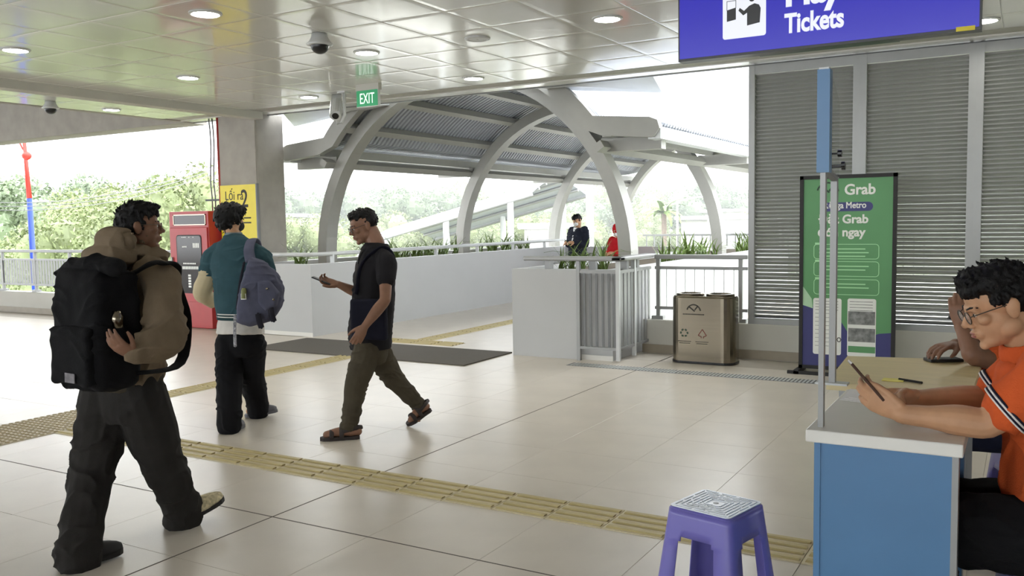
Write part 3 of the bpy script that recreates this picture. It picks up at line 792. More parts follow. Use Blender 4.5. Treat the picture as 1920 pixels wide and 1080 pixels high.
# ------------------------------------------------------------------ green poster stand
ps = empty('poster_stand', (-1.5, 9.0, 0), 'tall green and blue ride advert poster in a black floor stand', 'poster')
px0, px1, py_ = -1.955, -1.07, 9.0
f = MB()
f.box((px0, py_, 0.04), (px0+0.035, py_+0.04, 1.94)); f.box((px1-0.035, py_, 0.04), (px1, py_+0.04, 1.94)); f.box((px0, py_, 1.905), (px1, py_+0.04, 1.94)); f.box((px0, py_, 0.04), (px1, py_+0.04, 0.075))
f.build('frame', M['black'], ps)
MB().box((px0-0.08, 8.86, 0), (px1+0.08, 8.90, 0.03)).box((px0-0.02, 8.86, 0), (px0+0.03, 9.2, 0.04)).box((px1-0.03, 8.86, 0), (px1+0.02, 9.2, 0.04)).build('foot', M['black'], ps)
MB().box((px0+0.03, py_+0.012, 0.07), (px1-0.03, py_+0.03, 1.91)).build('panel', M['poster_g'], ps)
yp = py_+0.0115
def PX(px, py): p = onY(px, py, yp); return (p.x, p.z)
bl = MB(); L0, R0 = px0+0.035, px1-0.035
bl.prism([(x, yp, z) for x, z in [(L0, 0.075), (R0, 0.075), (R0, 0.43), PX(1648, 626), PX(1600, 640), PX(1575, 600), PX(1540, 585), (L0, 0.73)]], (0, -0.0008, 0)); bl.build('blue_field', M['poster_b'], ps)
wb = MB(); wb.prism([(x, yp, z) for x, z in [PX(1503, 571), PX(1524, 578), PX(1522, 560), PX(1508, 540), PX(1504, 535)]], (0, -0.0009, 0)); wb.build('white_swoosh', mat('poster_mint', (170, 206, 170), 0.5), ps)
a, b_ = PX(1583, 366)[0], PX(1647, 366)[0]
o = text('Grab', 0.14, M['poster_w'], ps, (a, yp-0.001, PX(1615, 364)[1]), bold=0.004, width=0.98)
lg = MB(); cx, cz, r = PX(1552, 362)[0], PX(1552, 362)[1], 0.10
pts = [(cx + r*math.cos(math.radians(d)), cz + r*math.sin(math.radians(d))) for d in range(8, 173, 12)]
for i in range(len(pts)-1): strip(lg, pts[i], pts[i+1], 0.016, yp-0.0008)
strip(lg, (cx-0.06, cz+0.07), (cx+0.015, cz+0.005), 0.016, yp-0.0008); strip(lg, (cx+0.015, cz+0.02), (cx+0.055, cz+0.08), 0.016, yp-0.0008); lg.build('logo', M['logo_g'], ps)
pa, pb = PX(1537, 397), PX(1637, 378)
plate(rrect(pa[0], pb[0], pa[1], pb[1], 0.04), yp-0.0005, 0.0008).build('badge', M['poster_b'], ps)
text('Rời ga Metro', 0.083, M['poster_w'], ps, (pa[0]+0.035, yp-0.0015, pa[1]+0.03), bold=0.002, width=0.88)
p_ = PX(1535, 419); text('Đặt Grab', 0.115, M['poster_w'], ps, (p_[0], yp-0.001, p_[1]), bold=0.004, width=1.0)
p_ = PX(1533, 443); text('đón ngay', 0.115, M['poster_w'], ps, (p_[0], yp-0.001, p_[1]), bold=0.004, width=1.02)
for k, (za_, zb_) in enumerate(((458, 485), (491, 517), (525, 551))):
    x0_, z0_ = PX(1526, zb_); x1_, z1_ = PX(1648, za_)
    ol = rrect(x0_, x1_, z0_, z1_, 0.03); m = MB()
    for i in range(len(ol)): strip(m, ol[i], ol[(i+1) % len(ol)], 0.006, yp)
    m.build('text_frame', M['poster_l'], ps)
    m = MB(); strip(m, (x0_+0.01, z1_+0.006), (x0_+0.10, z1_+0.006), 0.022, yp-0.001)
    for q in range(2 if k else 3): strip(m, (x0_+0.05, z1_-0.045-0.035*q), (x1_-0.12+0.03*((q+k) % 2), z1_-0.045-0.035*q), 0.011, yp-0.001)
    tag(m.build('small_print', M['poster_l'], ps), kind='stuff')
for (xa_, ya_, xb_, yb_, im) in ((1524, 663, 1578, 560, 0), (1588, 668, 1643, 561, 1)):
    p0, p1 = PX(xa_, ya_), PX(xb_, yb_)
    ph = plate(rrect(p0[0], p1[0], p0[1], p1[1], 0.02), yp-0.0008, 0.0008).build('screenshot', M['poster_w'], ps)
    m = MB()
    for q in range(4): strip(m, (p0[0]+0.02, p1[1]-0.03-0.028*q), (p1[0]-0.03, p1[1]-0.03-0.028*q), 0.005, yp-0.0017)
    if not im:
        for q in range(9): strip(m, (p0[0]+0.02, p1[1]-0.15-0.04*q), (p1[0]-0.05, p1[1]-0.15-0.04*q), 0.004, yp-0.0017)
    tag(m.build('small_print', M['poster_grey'], ph), kind='stuff')
    if im:
        for zt in (585, 617):
            q0 = PX(1590, zt+23); q1 = PX(1641, zt)
            MB().box((q0[0], yp-0.0026, q0[1]), (q1[0], yp-0.0017, q1[1])).build('picture', M['poster_grey'], ph)
        q0 = PX(1590, 660); q1 = PX(1641, 651); MB().box((q0[0], yp-0.0026, q0[1]), (q1[0], yp-0.0017, q1[1])).build('button', M['poster_g'], ph)
    else:
        q0 = PX(1573, 637); m = MB(); ol = [(q0[0]+0.018*math.cos(k*PI/3), q0[1]+0.022*math.sin(k*PI/3)) for k in range(6)]
        for i in range(6): strip(m, ol[i], ol[(i+1) % 6], 0.008, yp-0.0018)
        m.build('mark', M['ink'], ph)

# ------------------------------------------------------------------ counter, desk, stools
TZ = 0.88
ct = empty('counter', (-0.38, 3.2, 0), 'sky blue promotion counter with a white top beside the purple stool', 'counter')
MB().box((-0.579, 2.90, 0), (-0.560, 3.53, TZ-0.04)).build('side_panel', M['ctr_blue'], ct)
MB().box((-0.560, 2.905, 0), (-0.182, 2.925, TZ-0.04)).build('front_panel', M['ctr_blue'], ct)
MB().box((-0.560, 3.51, 0), (-0.182, 3.53, TZ-0.04)).build('back_panel', M['ctr_blue'], ct)
MB().box((-0.182, 2.905, 0), (-0.164, 2.965, TZ-0.04)).build('leg_edge', M['alu'], ct)
MB().box((-0.560, 2.925, TZ-0.07), (-0.182, 3.51, TZ-0.05)).build('brace', M['ctr_white'], ct)
MB().box((-0.594, 2.838, TZ-0.04), (-0.149, 3.575, TZ)).build('top', M['ctr_white'], ct, bevel=0.004)
hd = empty('header_stand', (-0.6, 3.4, TZ), 'aluminium two-post header frame with a blue end standing on the counter', 'stand')
h1 = V((-0.558, 2.90, TZ)); h2 = V((-0.663, 3.66, TZ))
zt1 = 1.684; zt2 = 2.0
MB().box((h1.x-0.008, h1.y-0.013, TZ), (h1.x+0.008, h1.y+0.013, zt1)).build('post', M['alu'], hd)
MB().box((h2.x-0.012, h2.y-0.015, TZ), (h2.x+0.012, h2.y+0.015, zt1)).build('post', M['alu'], hd)
MB().box((h1.x-0.018, h1.y-0.02, zt1), (h1.x+0.02, h1.y+0.02, zt2)).build('blue_end', M['ctr_blue'], hd)
MB().box((h1.x-0.014, h1.y-0.016, zt2), (h1.x+0.016, h1.y+0.016, zt2+0.006)).build('cap', M['white_metal'], hd)
MB().prism([(h1.x-0.01, h1.y+0.02, zt1), (h1.x+0.014, h1.y+0.02, zt1), (h2.x+0.014, h2.y, zt1), (h2.x-0.01, h2.y, zt1)], (0, 0, 0.012)).build('lower_bar', M['alu_d'], hd)
MB().prism([(h1.x+0.016, h1.y+0.02, zt1+0.012), (h1.x+0.019, h1.y+0.02, zt1+0.012), (h2.x+0.017, h2.y, zt1+0.012), (h2.x+0.014, h2.y, zt1+0.012)], (0, 0, 0.29)).build('clear_panel', M['acrylic'], hd)
for t, z in ((0.06, zt1+0.06), (0.45, zt1+0.04), (0.5, zt1+0.035)):
    c = h1.lerp(h2, t) + V((0.034, 0, 0)); c.z = z
    MB().tube([c - V((0.016, 0, 0)), c + V((0.006, 0, 0)), c + V((0.006, 0, 0)), c + V((0.018, 0, 0))], [0.003, 0.003, 0.011, 0.011], 10).build('knob', M['dark'], hd)
MB().box((h2.x-0.06, h2.y-0.03, TZ), (h2.x+0.06, h2.y+0.03, TZ+0.008)).build('foot', M['white_metal'], hd)
dk = empty('desk', (-0.45, 4.1, 0), 'pale wooden topped desk standing behind the blue counter', 'desk')
MB().prism([(-0.692, 3.69, TZ-0.03), (-0.17, 3.69, TZ-0.03), (-0.17, 4.545, TZ-0.03), (-0.735, 4.43, TZ-0.03)], (0, 0, 0.03)).build('top', M['wood'], dk)
for x, y in ((-0.63, 3.75), (-0.21, 3.75), (-0.66, 4.37), (-0.21, 4.25)):
    MB().box((x-0.02, y-0.02, 0), (x+0.02, y+0.02, TZ-0.03)).build('leg', M['alu'], dk)
for k in range(3):
    p0 = G(1535+6*k, 741-5*k, TZ); 
    o = MB().prism([(-0.58+0.012*k, 3.35+0.02*k, TZ+0.001+0.0015*k), (-0.35+0.012*k, 3.29+0.01*k, TZ+0.001+0.0015*k), (-0.33, 3.54, TZ+0.001+0.0015*k), (-0.58, 3.56, TZ+0.001+0.0015*k)], (0, 0, 0.001)).build('paper_sheet', M['paper'])
    tag(o, 'white paper sheet lying in the small pile on the counter', 'paper', 'paper pile on the counter')
pn = MB().cyl((-0.44, 3.85, TZ+0.006), (-0.35, 3.80, TZ+0.006), 0.005, None, 8).build('pen', M['dark']); tag(pn, 'dark pen lying on the pale wooden desk', 'pen')
nt_ = MB().box((-0.50, 3.81, TZ+0.001), (-0.42, 3.87, TZ+0.004)).build('yellow_note', mat('yellow_note', (236, 226, 120), 0.7)); tag(nt_, 'small pale yellow note on the pale wooden desk', 'note')

def stool(cx, cy, rz, h, w, lab, grp=None):
    s = empty('plastic_stool', (cx, cy, 0), lab, 'stool', grp)
    R_ = Matrix.Rotation(rz, 3, 'Z'); O = V((cx, cy, 0))
    def T(p): return O + R_ @ V(p)
    tw = w/2; bw = w/2 + 0.05; zt = h - 0.012
    def half(z): return bw + (tw - bw)*z/zt
    # skirt and four legs as one moulded shell: rounded-square rings, with an opening left in every side
    zo = h*0.76; us = (-0.52, -0.45, -0.36, 0.36, 0.45, 0.52); nc = 5
    zs = [0.0, h*0.25, h*0.5, zo-0.045, zo-0.018, zo-0.005, zo, zo+0.03, zt-0.02, zt]
    rings = []; tags = []
    for z in zs:
        hh = half(z); r_ = 0.03; ring = []; tags = []
        for q in range(4):
            Rq = Matrix.Rotation(PI/2*q, 3, 'Z')
            for u in us: ring.append(T(Rq @ V((u*hh, -hh, z)))); tags.append(('s', u))
            for k in range(nc):
                a = -PI/2 + PI/2*k/(nc-1); ring.append(T(Rq @ V((hh-r_+r_*math.cos(a), -hh+r_+r_*math.sin(a), z)))); tags.append(('c', k))
        rings.append(ring)
    n_ = len(rings[0]); fs = []
    for i in range(len(zs)-1):
        for j in range(n_):
            k = (j+1) % n_; ta, tb = tags[j], tags[k]
            if ta[0] == 's' and tb[0] == 's':
                mid = abs((ta[1]+tb[1])/2); zz = zs[i+1]
                if zz <= zo-0.018+1e-6 or (zz <= zo-0.005+1e-6 and mid < 0.485) or (zz <= zo+1e-6 and mid < 0.41): continue
            fs.append((i*n_+j, i*n_+k, (i+1)*n_+k, (i+1)*n_+j))
    m = MB(); m.add([p for r_ in rings for p in r_], fs)
    o = m.build('shell', M['stool'], s, smooth=True)
    md = o.modifiers.new('t', 'SOLIDIFY'); md.thickness = 0.005; md.offset = 0
    lip = MB(); ring = []
    for d, z in ((0.0, zt-0.001), (-0.003, zt+0.004), (-0.010, zt+0.008), (-0.012, zt+0.008)):
        ring.append([T((x, y, z)) for x, y in rrect(-tw-d if False else -(tw+d), tw+d, -(tw+d), tw+d, 0.022)])
    lip.loft(ring, False, True); lip.build('rim', M['stool'], s)
    top = MB(); tp = MB()
    top.prism([T((x, y, zt+0.0085)) for x, y in rrect(-tw+0.006, tw-0.006, -tw+0.006, tw-0.006, 0.02)], (0, 0, 0.0035)); top.build('seat', M['stool_top'], s)
    rd = MB()
    for q in range(4):
        Rq = Matrix.Rotation(PI/2*q, 3, 'Z')
        for r_ in range(2, 8):
            rr_ = tw*r_/8.2; L = rr_*0.95
            segs = ((-L, -L*0.35), (-L*0.2, L*0.35), (L*0.5, L)) if r_ % 2 else ((-L, L*0.1), (L*0.25, L))
            for a, b_ in segs:
                c = V(((a+b_)/2, -rr_, zt+0.013)); rd.obox(T(Rq @ c), R_ @ (Rq @ V(((b_-a)/2, 0, 0))), R_ @ (Rq @ V((0, 0.0024, 0))), V((0, 0, 0.0016)))
    rd.build('tread_pattern', M['stool_top'], s)
    MB().cyl(T((0, 0, zt+0.012)), T((0, 0, zt+0.0126)), 0.011, None, 14).build('centre_hole', M['dark'], s)
    return s
stool(-1.02, 3.285, math.radians(-13), 0.45, 0.27, 'purple blue plastic stool with a white seat standing alone on the floor')
# ------------------------------------------------------------------ people
AX = V((0.864, 0.503, 0)); BX = V((-0.503, 0.864, 0)); ZX = V((0, 0, 1))   # level directions: along the picture, away from it
def skin_mat(name, rgb): return mat(name, rgb, 0.5, var=0.07, scale=25, bump=0.03, bscale=250, spec=0.4)
SK1 = skin_mat('skin_warm', (164, 120, 94)); SK2 = skin_mat('skin_tan', (132, 96, 76)); SK3 = skin_mat('skin_light', (190, 146, 112))
HAIR = mat('black_hair', (15, 14, 15), 0.55, var=0.3, scale=60, bump=0.35, bscale=260, spec=0.25)
EYEW = mat('eye_white', (220, 214, 206), 0.25, var=0); EYEB = mat('eye_dark', (28, 20, 16), 0.15, var=0)
LIP = mat('lip', (150, 88, 78), 0.45, var=0.04)
GLASS_F = mat('spectacle_frame', (30, 28, 28), 0.3, var=0)
LENS = mat('spectacle_lens', (225, 232, 236), 0.05, var=0, alpha=0.14)
def cloth(name, rgb, var=0.08, bump=0.25): return mat(name, rgb, 0.9, var=var, scale=14, bump=bump, bscale=220, spec=0.2)

def cr(pts, rads, sub=5):
    """smooth path through the joints with radii in between"""
    P_ = [V(p) for p in pts]; out = []; ro = []
    for i in range(len(P_) - 1):
        p0 = P_[max(i-1, 0)]; p1 = P_[i]; p2 = P_[i+1]; p3 = P_[min(i+2, len(P_)-1)]
        for k in range(sub):
            t = k/sub; t2 = t*t; t3 = t2*t
            q = (p1*2 + (p2-p0)*t + (p0*2 - p1*5 + p2*4 - p3)*t2 + (p1*3 - p0 - p2*3 + p3)*t3)*0.5
            out.append(p1.lerp(p2, t)*0.45 + q*0.55); 
            s = t*t*(3-2*t)
            a, b = rads[i], rads[i+1]
            if isinstance(a, tuple) or isinstance(b, tuple):
                a = a if isinstance(a, tuple) else (a, a); b = b if isinstance(b, tuple) else (b, b)
                ro.append((a[0]+(b[0]-a[0])*s, a[1]+(b[1]-a[1])*s))
            else: ro.append(a + (b-a)*s)
    out.append(P_[-1]); ro.append(rads[-1]); return out, ro
def limb(mb, pts, rads, n=14, sub=5, up=None, ends=True):
    p, r = cr(pts, rads, sub); mb.tube(p, r, n, True, up=up)
    if ends:
        for q, rr in ((p[0], r[0]), (p[-1], r[-1])):
            rr = min(rr) if isinstance(rr, tuple) else rr
            mb.ball(q, rr*0.98, 12, 8)
def torso(mb, pts, lat, dims, n=24):
    """stack of flattened rings; pts centres from hip to neck, dims half width and half depth"""
    pts = [V(p) for p in pts]; full = []; fd = []
    p, r = cr(pts, dims, 4); rings = []
    for i, c in enumerate(p):
        t = (p[min(i+1, len(p)-1)] - p[max(i-1, 0)]).normalized()
        l = (lat - t*lat.dot(t)).normalized(); f = t.cross(l).normalized(); w, d = r[i]; ring = []
        for j in range(n):
            a = 2*PI*j/n; ca, sa = math.cos(a), math.sin(a); e = 0.85
            ring.append(c + l*(w*math.copysign(abs(ca)**e, ca)) + f*(d*math.copysign(abs(sa)**e, sa)))
        rings.append(ring)
    mb.loft(rings)
def frame(fw, up=ZX):
    y = V(fw).normalized(); x = y.cross(V(up)).normalized(); z = x.cross(y).normalized()
    m = Matrix((x, y, z)).transposed(); return m
def hand(mb, wrist, fdir, back, thumb, curl=(0.3, 0.3, 0.35, 0.4), bend=1.0, spread=0.04, tdir=None, s=1.0, tcurl=0.35):
    w = V(wrist); f = V(fdir).normalized(); n_ = V(back); n_ = (n_ - f*n_.dot(f)).normalized(); l = V(thumb); l = (l - f*l.dot(f) - n_*l.dot(n_)).normalized()
    mb.tube([w - f*0.02*s, w + f*0.012*s, w + f*0.045*s, w + f*0.08*s, w + f*0.094*s], [(0.026*s, 0.019*s), (0.029*s, 0.019*s), (0.038*s, 0.017*s), (0.041*s, 0.014*s), (0.036*s, 0.010*s)], 14, True, up=l)
    L = [0.92, 1.0, 0.94, 0.76]
    tips = []
    for i in range(4):
        b = w + f*(0.086 - (0.006 if i in (0, 3) else 0))*s + l*(0.030 - 0.020*i)*s
        d = (f + l*(1.5 - i)*spread).normalized(); c = curl[i]; p = b - d*0.012*s; pts = [p, b]; ang = 0
        for k, ll in enumerate((0.044, 0.027, 0.021)):
            ang += c*(0.9 if k == 0 else 1.15)*bend
            dd = d*math.cos(ang) - n_*math.sin(ang); b = b + dd*ll*L[i]*s; pts.append(b)
        mb.tube(pts, [0.0105*s, 0.0098*s, 0.0092*s, 0.0084*s, 0.0066*s], 10); mb.ball(pts[-1], 0.0066*s, 8, 6); tips.append(pts[-1])
        for q in pts[1:4]: mb.ball(q, 0.0094*s, 8, 6)
    td = V(tdir).normalized() if tdir is not None else (f*0.75 + l*0.6 - n_*0.35).normalized()
    b = w + f*0.022*s + l*0.024*s; pts = [b - td*0.012*s, b]
    d2 = td
    for k, ll in enumerate((0.042, 0.033, 0.026)):
        b = b + d2*ll*s; pts.append(b); d2 = (d2 + (f*0.5 - l*0.5)*tcurl).normalized()
    mb.tube(pts, [0.015*s, 0.0155*s, 0.012*s, 0.0105*s, 0.0078*s], 10); mb.ball(pts[-1], 0.0078*s, 8, 6)
    return tips
def head(mb, c, R, s=1.0):
    T = lambda p: V(c) + R @ (V(p)*s)
    def ball(p, r): mb.ball(T(p), (r[0]*s, r[1]*s, r[2]*s), 18, 12, R)
    ball((0, -.012, .032), (.073, .093, .081)); ball((0, .042, .04), (.058, .041, .046)); ball((0, .020, -.030), (.060, .066, .083))
    ball((0, .044, -.083), (.039, .036, .028)); ball((0, .071, -.097), (.020, .015, .015))
    for e in (-1, 1):
        ball((e*.044, .0, -.058), (.021, .036, .030)); ball((e*.042, .060, -.014), (.021, .020, .018)); ball((e*.012, .092, -.030), (.0085, .009, .0075))
        ball((e*.076, -.012, -.004), (.008, .019, .031)); ball((e*.080, -.018, .006), (.006, .016, .022)); ball((e*.031, .070, .003), (.016, .010, .010))
    mb.tube([T(p) for p in ((0, .082, .020), (0, .094, -.006), (0, .106, -.024), (0, .103, -.031))], [.0075*s, .009*s, .0115*s, .009*s], 10)
    mb.tube([T(p) for p in ((-.046, .070, .022), (-.02, .081, .021), (0, .084, .019), (.02, .081, .021), (.046, .070, .022))], .0085*s, 8)
    ball((0, .074, -.057), (.030, .018, .022)); ball((0, .090, -.0515), (.021, .0075, .0055)); ball((0, .088, -.064), (.018, .0085, .0065))
    return T
def face_parts(parent, T, R, s=1.0, lips=True):
    for e in (-1, 1):
        ey = MB().ball(T((e*.031, .0745, .002)), (.0115*s, .0075*s, .0062*s), 12, 8, R).build('eye', EYEW, parent, smooth=True)
        MB().ball(T((e*.031, .0805, .002)), (.0052*s, .003*s, .0052*s), 10, 6, R).build('iris', EYEB, ey, smooth=True)
        MB().tube([T(p) for p in ((e*.014, .0895, .022), (e*.032, .084, .027), (e*.050, .068, .024))], [.0025*s, .0032*s, .002*s], 6).build('eyebrow', HAIR, parent, smooth=True)
    if lips:
        MB().ball(T((0, .0925, -.0525)), (.019*s, .006*s, .0042*s), 12, 8, R).ball(T((0, .0915, -.0625)), (.0165*s, .0068*s, .005*s), 12, 8, R).build('lips', LIP, parent, smooth=True)
def spectacles(parent, T, R, s=1.0, m=None, wide=0.023, dz=0.0, wire=0.0013):
    g = empty_part('spectacles', parent)
    fr_ = MB()
    for e in (-1, 1):
        ring = [T((e*.032 + wide*math.cos(2*PI*k/20), .098 - abs(math.cos(2*PI*k/20)*0.0), dz + .018*math.sin(2*PI*k/20))) for k in range(21)]
        fr_.tube(ring, wire*1.3*s, 6, False)
        fr_.tube([T((e*(.032+wide), .098, dz+.006)), T((e*.073, .075, dz+.010)), T((e*.079, -.005, dz+.012)), T((e*.080, -.025, dz-.004))], wire*1.2*s, 6)
    fr_.tube([T((-.010, .098, dz+.004)), T((0, .101, dz+.007)), T((.010, .098, dz+.004))], wire*1.2*s, 6)
    o = fr_.build('spectacles', m or GLASS_F, parent, smooth=True)
    for e in (-1, 1):
        MB().prism([T((e*.032 + (wide-.001)*math.cos(2*PI*k/20), .0975, dz + .0172*math.sin(2*PI*k/20))) for k in range(20)], R @ V((0, .0008*s, 0))).build('lens', LENS, o)
    return o
def empty_part(n, p): return None
def hair(parent, T, R, s, balls, tufts, seed, sweep=(0.0, 0.55, 0.12), name='hair', L=0.034, voxel=0.0038, disp=0.0025):
    """scalp mass plus many thin locks combed along sweep (head coordinates)"""
    mb = MB(); r = random.Random(seed); sw = V(sweep)
    for p, q in balls: mb.ball(T(p), tuple(x*s for x in q), 18, 12, R)
    for k in range(tufts*3):
        p, q = r.choice(balls); d = V((r.gauss(0, 1), r.gauss(0, 1), r.gauss(0.25, 1))).normalized()
        b = V(p) + V((d.x*q[0], d.y*q[1], d.z*q[2]))*0.97
        dn = V((0, 0, -0.75)) if d.z < 0.25 else sw
        fl = (dn - d*dn.dot(d)*0.8 + d*0.22 + V((r.uniform(-.25, .25), r.uniform(-.25, .25), r.uniform(-.15, .15)))).normalized()
        LL = L*r.uniform(.7, 1.25)
        mb.tube([T(b), T(b + fl*LL*0.5 + d*.003), T(b + fl*LL)], [.0062*s, .0052*s, .0018*s], 6)
    me = remesh(mb, voxel, 1, disp, 60, seed)
    return link_mesh(name, me, HAIR, parent, smooth=True)
def wear(name, mb, m, parent, voxel=0.0065, smooth=5, disp=0.006, dscale=7, seed=1, stretch=(1, 1, 0.6), fold=0.013, fscale=9.0, fstretch=(0.6, 0.6, 1.7)):
    return link_mesh(name, remesh(mb, voxel, smooth, disp, dscale, seed, stretch, fold, fscale, fstretch), m, parent, smooth=True)
def hug(pts, objs, off, sub=5):
    """a path laid on the outside of clothes: points inside or too close move out to the surface"""
    from mathutils.bvhtree import BVHTree
    path, _ = cr(pts, [0.0]*len(pts), sub)
    for o in objs:
        w = WO[o]; t = BVHTree.FromPolygons([v.co + w for v in o.data.vertices], [tuple(p.vertices) for p in o.data.polygons])
        for i, p in enumerate(path):
            loc, n, _, d = t.find_nearest(p)
            if loc is not None and (p - loc).dot(n) < off: path[i] = loc + n*off
    for k in range(2): path = [path[0]] + [(path[i-1] + path[i]*2 + path[i+1])/4 for i in range(1, len(path)-1)] + [path[-1]]
    return path
def person(loc, label, grp=None):
    return empty('person', loc, label, 'person', grp)
def body(mb, m, parent, voxel=0.0042, smooth=4): return link_mesh('body', remesh(mb, voxel, smooth), m, parent, smooth=True)

# ---- the man with the hoodie and the big backpack
h1_ = V((0, 1, 0)); l1_ = V((1, 0, 0))
p1 = person(G(235, 1030), 'man in a tan hoodie and dark wide trousers striding with a black rucksack')
pel = P(238, 722, 4.34); che = P(250, 590, 4.34); nek = P(264, 482, 4.32)
hc = P(262, 426, 4.31); R1 = frame(AX*0.90 + BX*0.42 + ZX*0.02, ZX)
bd = MB(); T = head(bd, hc, R1, 1.0)
limb(bd, [nek - V((0, 0, .05)), nek, T((0, -.025, -.05))], [.06, .056, .052])
limb(bd, [pel, che, nek], [.08, .10, .06])
rS, rE, rW = P(300, 520, 4.16), P(312, 634, 4.00), P(250, 667, 3.84)
lS, lE, lW = P(200, 512, 4.46), P(205, 610, 4.62), P(250, 640, 4.74)
limb(bd, [rS, rE, rW], [.05, .042, .028]); limb(bd, [lS, lE, lW], [.05, .042, .028])
hand(bd, rW, P(222, 648, 3.785) - rW, V((0.2, -1, 0.2)), V((0, 0, 1)), (0.22, 0.26, 0.32, 0.40), spread=0.05, s=0.92)
hand(bd, lW, V((0.3, 0.9, -0.1)), V((-0.5, 0, 1)), V((1, 0, 0)))
lH, lK, lA = P(205, 742, 4.38), P(172, 890, 4.30), P(146, 1035, 4.06)
rH, rK, rA = P(262, 742, 4.30), P(302, 862, 4.42), P(348, 962, 4.60)
limb(bd, [lH, lK, lA], [.07, .05, .04]); limb(bd, [rH, rK, rA], [.07, .05, .04])
lT = G(176, 1056); lHl = G(118, 1072)
def foot(mb, heel, toe, ank, s=1.0):
    d = (toe - heel).normalized(); 
    limb(mb, [ank, heel.lerp(ank, 0.45), heel.lerp(toe, .3) + ZX*.035], [.036*s, .036*s, .036*s])
    limb(mb, [heel.lerp(toe, .10) + ZX*.03, heel.lerp(toe, .45) + ZX*.030, heel.lerp(toe, .78) + ZX*.018], [.026*s, .032*s, .020*s])
fl_h = lA + V((0, -.05, 0)); fl_h.z = 0.012; fl_t = fl_h + V((0.03, 0.25, 0))
fr_h = rA + V((0.01, -.04, 0)); fr_h.z = 0.02; fr_t = fr_h + V((0.05, 0.235, 0.075))
foot(bd, fl_h + ZX*.01, fl_t + ZX*.01, lA); foot(bd, fr_h + ZX*.01, fr_t + ZX*.01, rA)
body(bd, SK2, p1); face_parts(p1, T, R1); spectacles(p1, T, R1, m=mat('thin_metal_frame', (120, 110, 100), 0.3, 0.8, var=0), wire=0.0011)
hair(p1, T, R1, 1.0, [((0, -.030, .030), (.079, .082, .078)), ((0, .000, .075), (.075, .088, .046)), ((0, .045, .082), (.058, .040, .026)), ((0, -.06, -.02), (.062, .045, .045))], 150, 4, L=0.026)
hd_ = MB()
torso(hd_, [pel - V((0, 0, -.02)), pel.lerp(che, .45), che, che.lerp(nek, .6), nek.lerp(che, .12), nek + V((0, 0, .01))], l1_, [(.185, .14), (.185, .145), (.195, .145), (.20, .135), (.155, .11), (.085, .085)])
limb(hd_, [rS + V((-.05, 0, .01)), rS + V((.0, 0, -.02)), rS.lerp(rE, .55), rE + V((.0, 0, .0)), rE.lerp(rW, .5), rW.lerp(rE, .10)], [.085, .092, .082, .090, .076, .050])
limb(hd_, [lS + V((.05, 0, .01)), lS, lS.lerp(lE, .5), lE, lW], [.085, .09, .08, .082, .05])
# folds that gather at the elbow
for k, (t, dr_) in enumerate(((.72, .012), (.9, .018))):
    c = rS.lerp(rE, t); hd_.ball(c, (.088 + dr_, .088 + dr_, .028), 14, 8)
c_ = rE.lerp(rW, .35); hd_.ball(c_, (.05, .075, .09), 14, 8)
FLEECE = cloth('tan_fleece', (120, 105, 86))
hoodie = wear('hoodie', hd_, FLEECE, p1, disp=0.012, dscale=8, seed=2, fold=0.022, fscale=7, fstretch=(.9, .9, 1.2))
ho = MB(); hb = nek + V((-.005, -.045, .024))
ring = [hb + V((.125*math.cos(a), .112*math.sin(a), .035 + .035*math.sin(a)*-1)) for a in [2*PI*k/20 for k in range(21)]]
ho.tube(ring, .052, 12, False); ho.ball(hb + V((-.04, -.10, -.02)), (.165, .09, .075), 18, 12); ho.ball(hb + V((.08, .06, -.035)), (.065, .08, .045), 16, 10); ho.ball(hb + V((-.01, -.085, .055)), (.125, .07, .07), 16, 10)
ho.ball(hb + V((-.02, -.03, .0)), (.13, .11, .05), 16, 10)
wear('hood', ho, FLEECE, p1, disp=0.014, dscale=9, seed=5, smooth=6, fold=0.022, fscale=8, fstretch=(.7, .7, 1.5))
rb = MB(); torso(rb, [pel + V((0, 0, -.01)), pel + V((0, 0, .05))], l1_, [(.182, .142), (.180, .14)]); wear('waistband', rb, cloth('dark_rib', (60, 54, 44)), p1, disp=0.002)
tr = MB()
torso(tr, [pel + V((0, 0, -.17)), pel + V((0, 0, -.10)), pel + V((0, 0, .03))], l1_, [(.15, .12), (.178, .14), (.168, .13)])
limb(tr, [lH + V((.0, 0, .02)), lH.lerp(lK, .45), lK, lK.lerp(lA, .55), lA + V((0, 0, .0)), lA + V((0, .005, -.045))], [.128, .122, .106, .096, .098, .098])
limb(tr, [rH + V((0, 0, .02)), rH.lerp(rK, .45), rK, rK.lerp(rA, .55), rA + V((-.01, -.01, .01)), rA + V((-.02, -.02, -.03))], [.128, .124, .108, .098, .098, .094])
wear('trousers', tr, cloth('charcoal_denim', (44, 42, 40)), p1, disp=0.014, dscale=6, seed=3, fold=0.014, fstretch=(.75, .75, 1.15))
PLAID = mat('cream_plaid', (196, 184, 150), 0.8, var=0.35, scale=60)
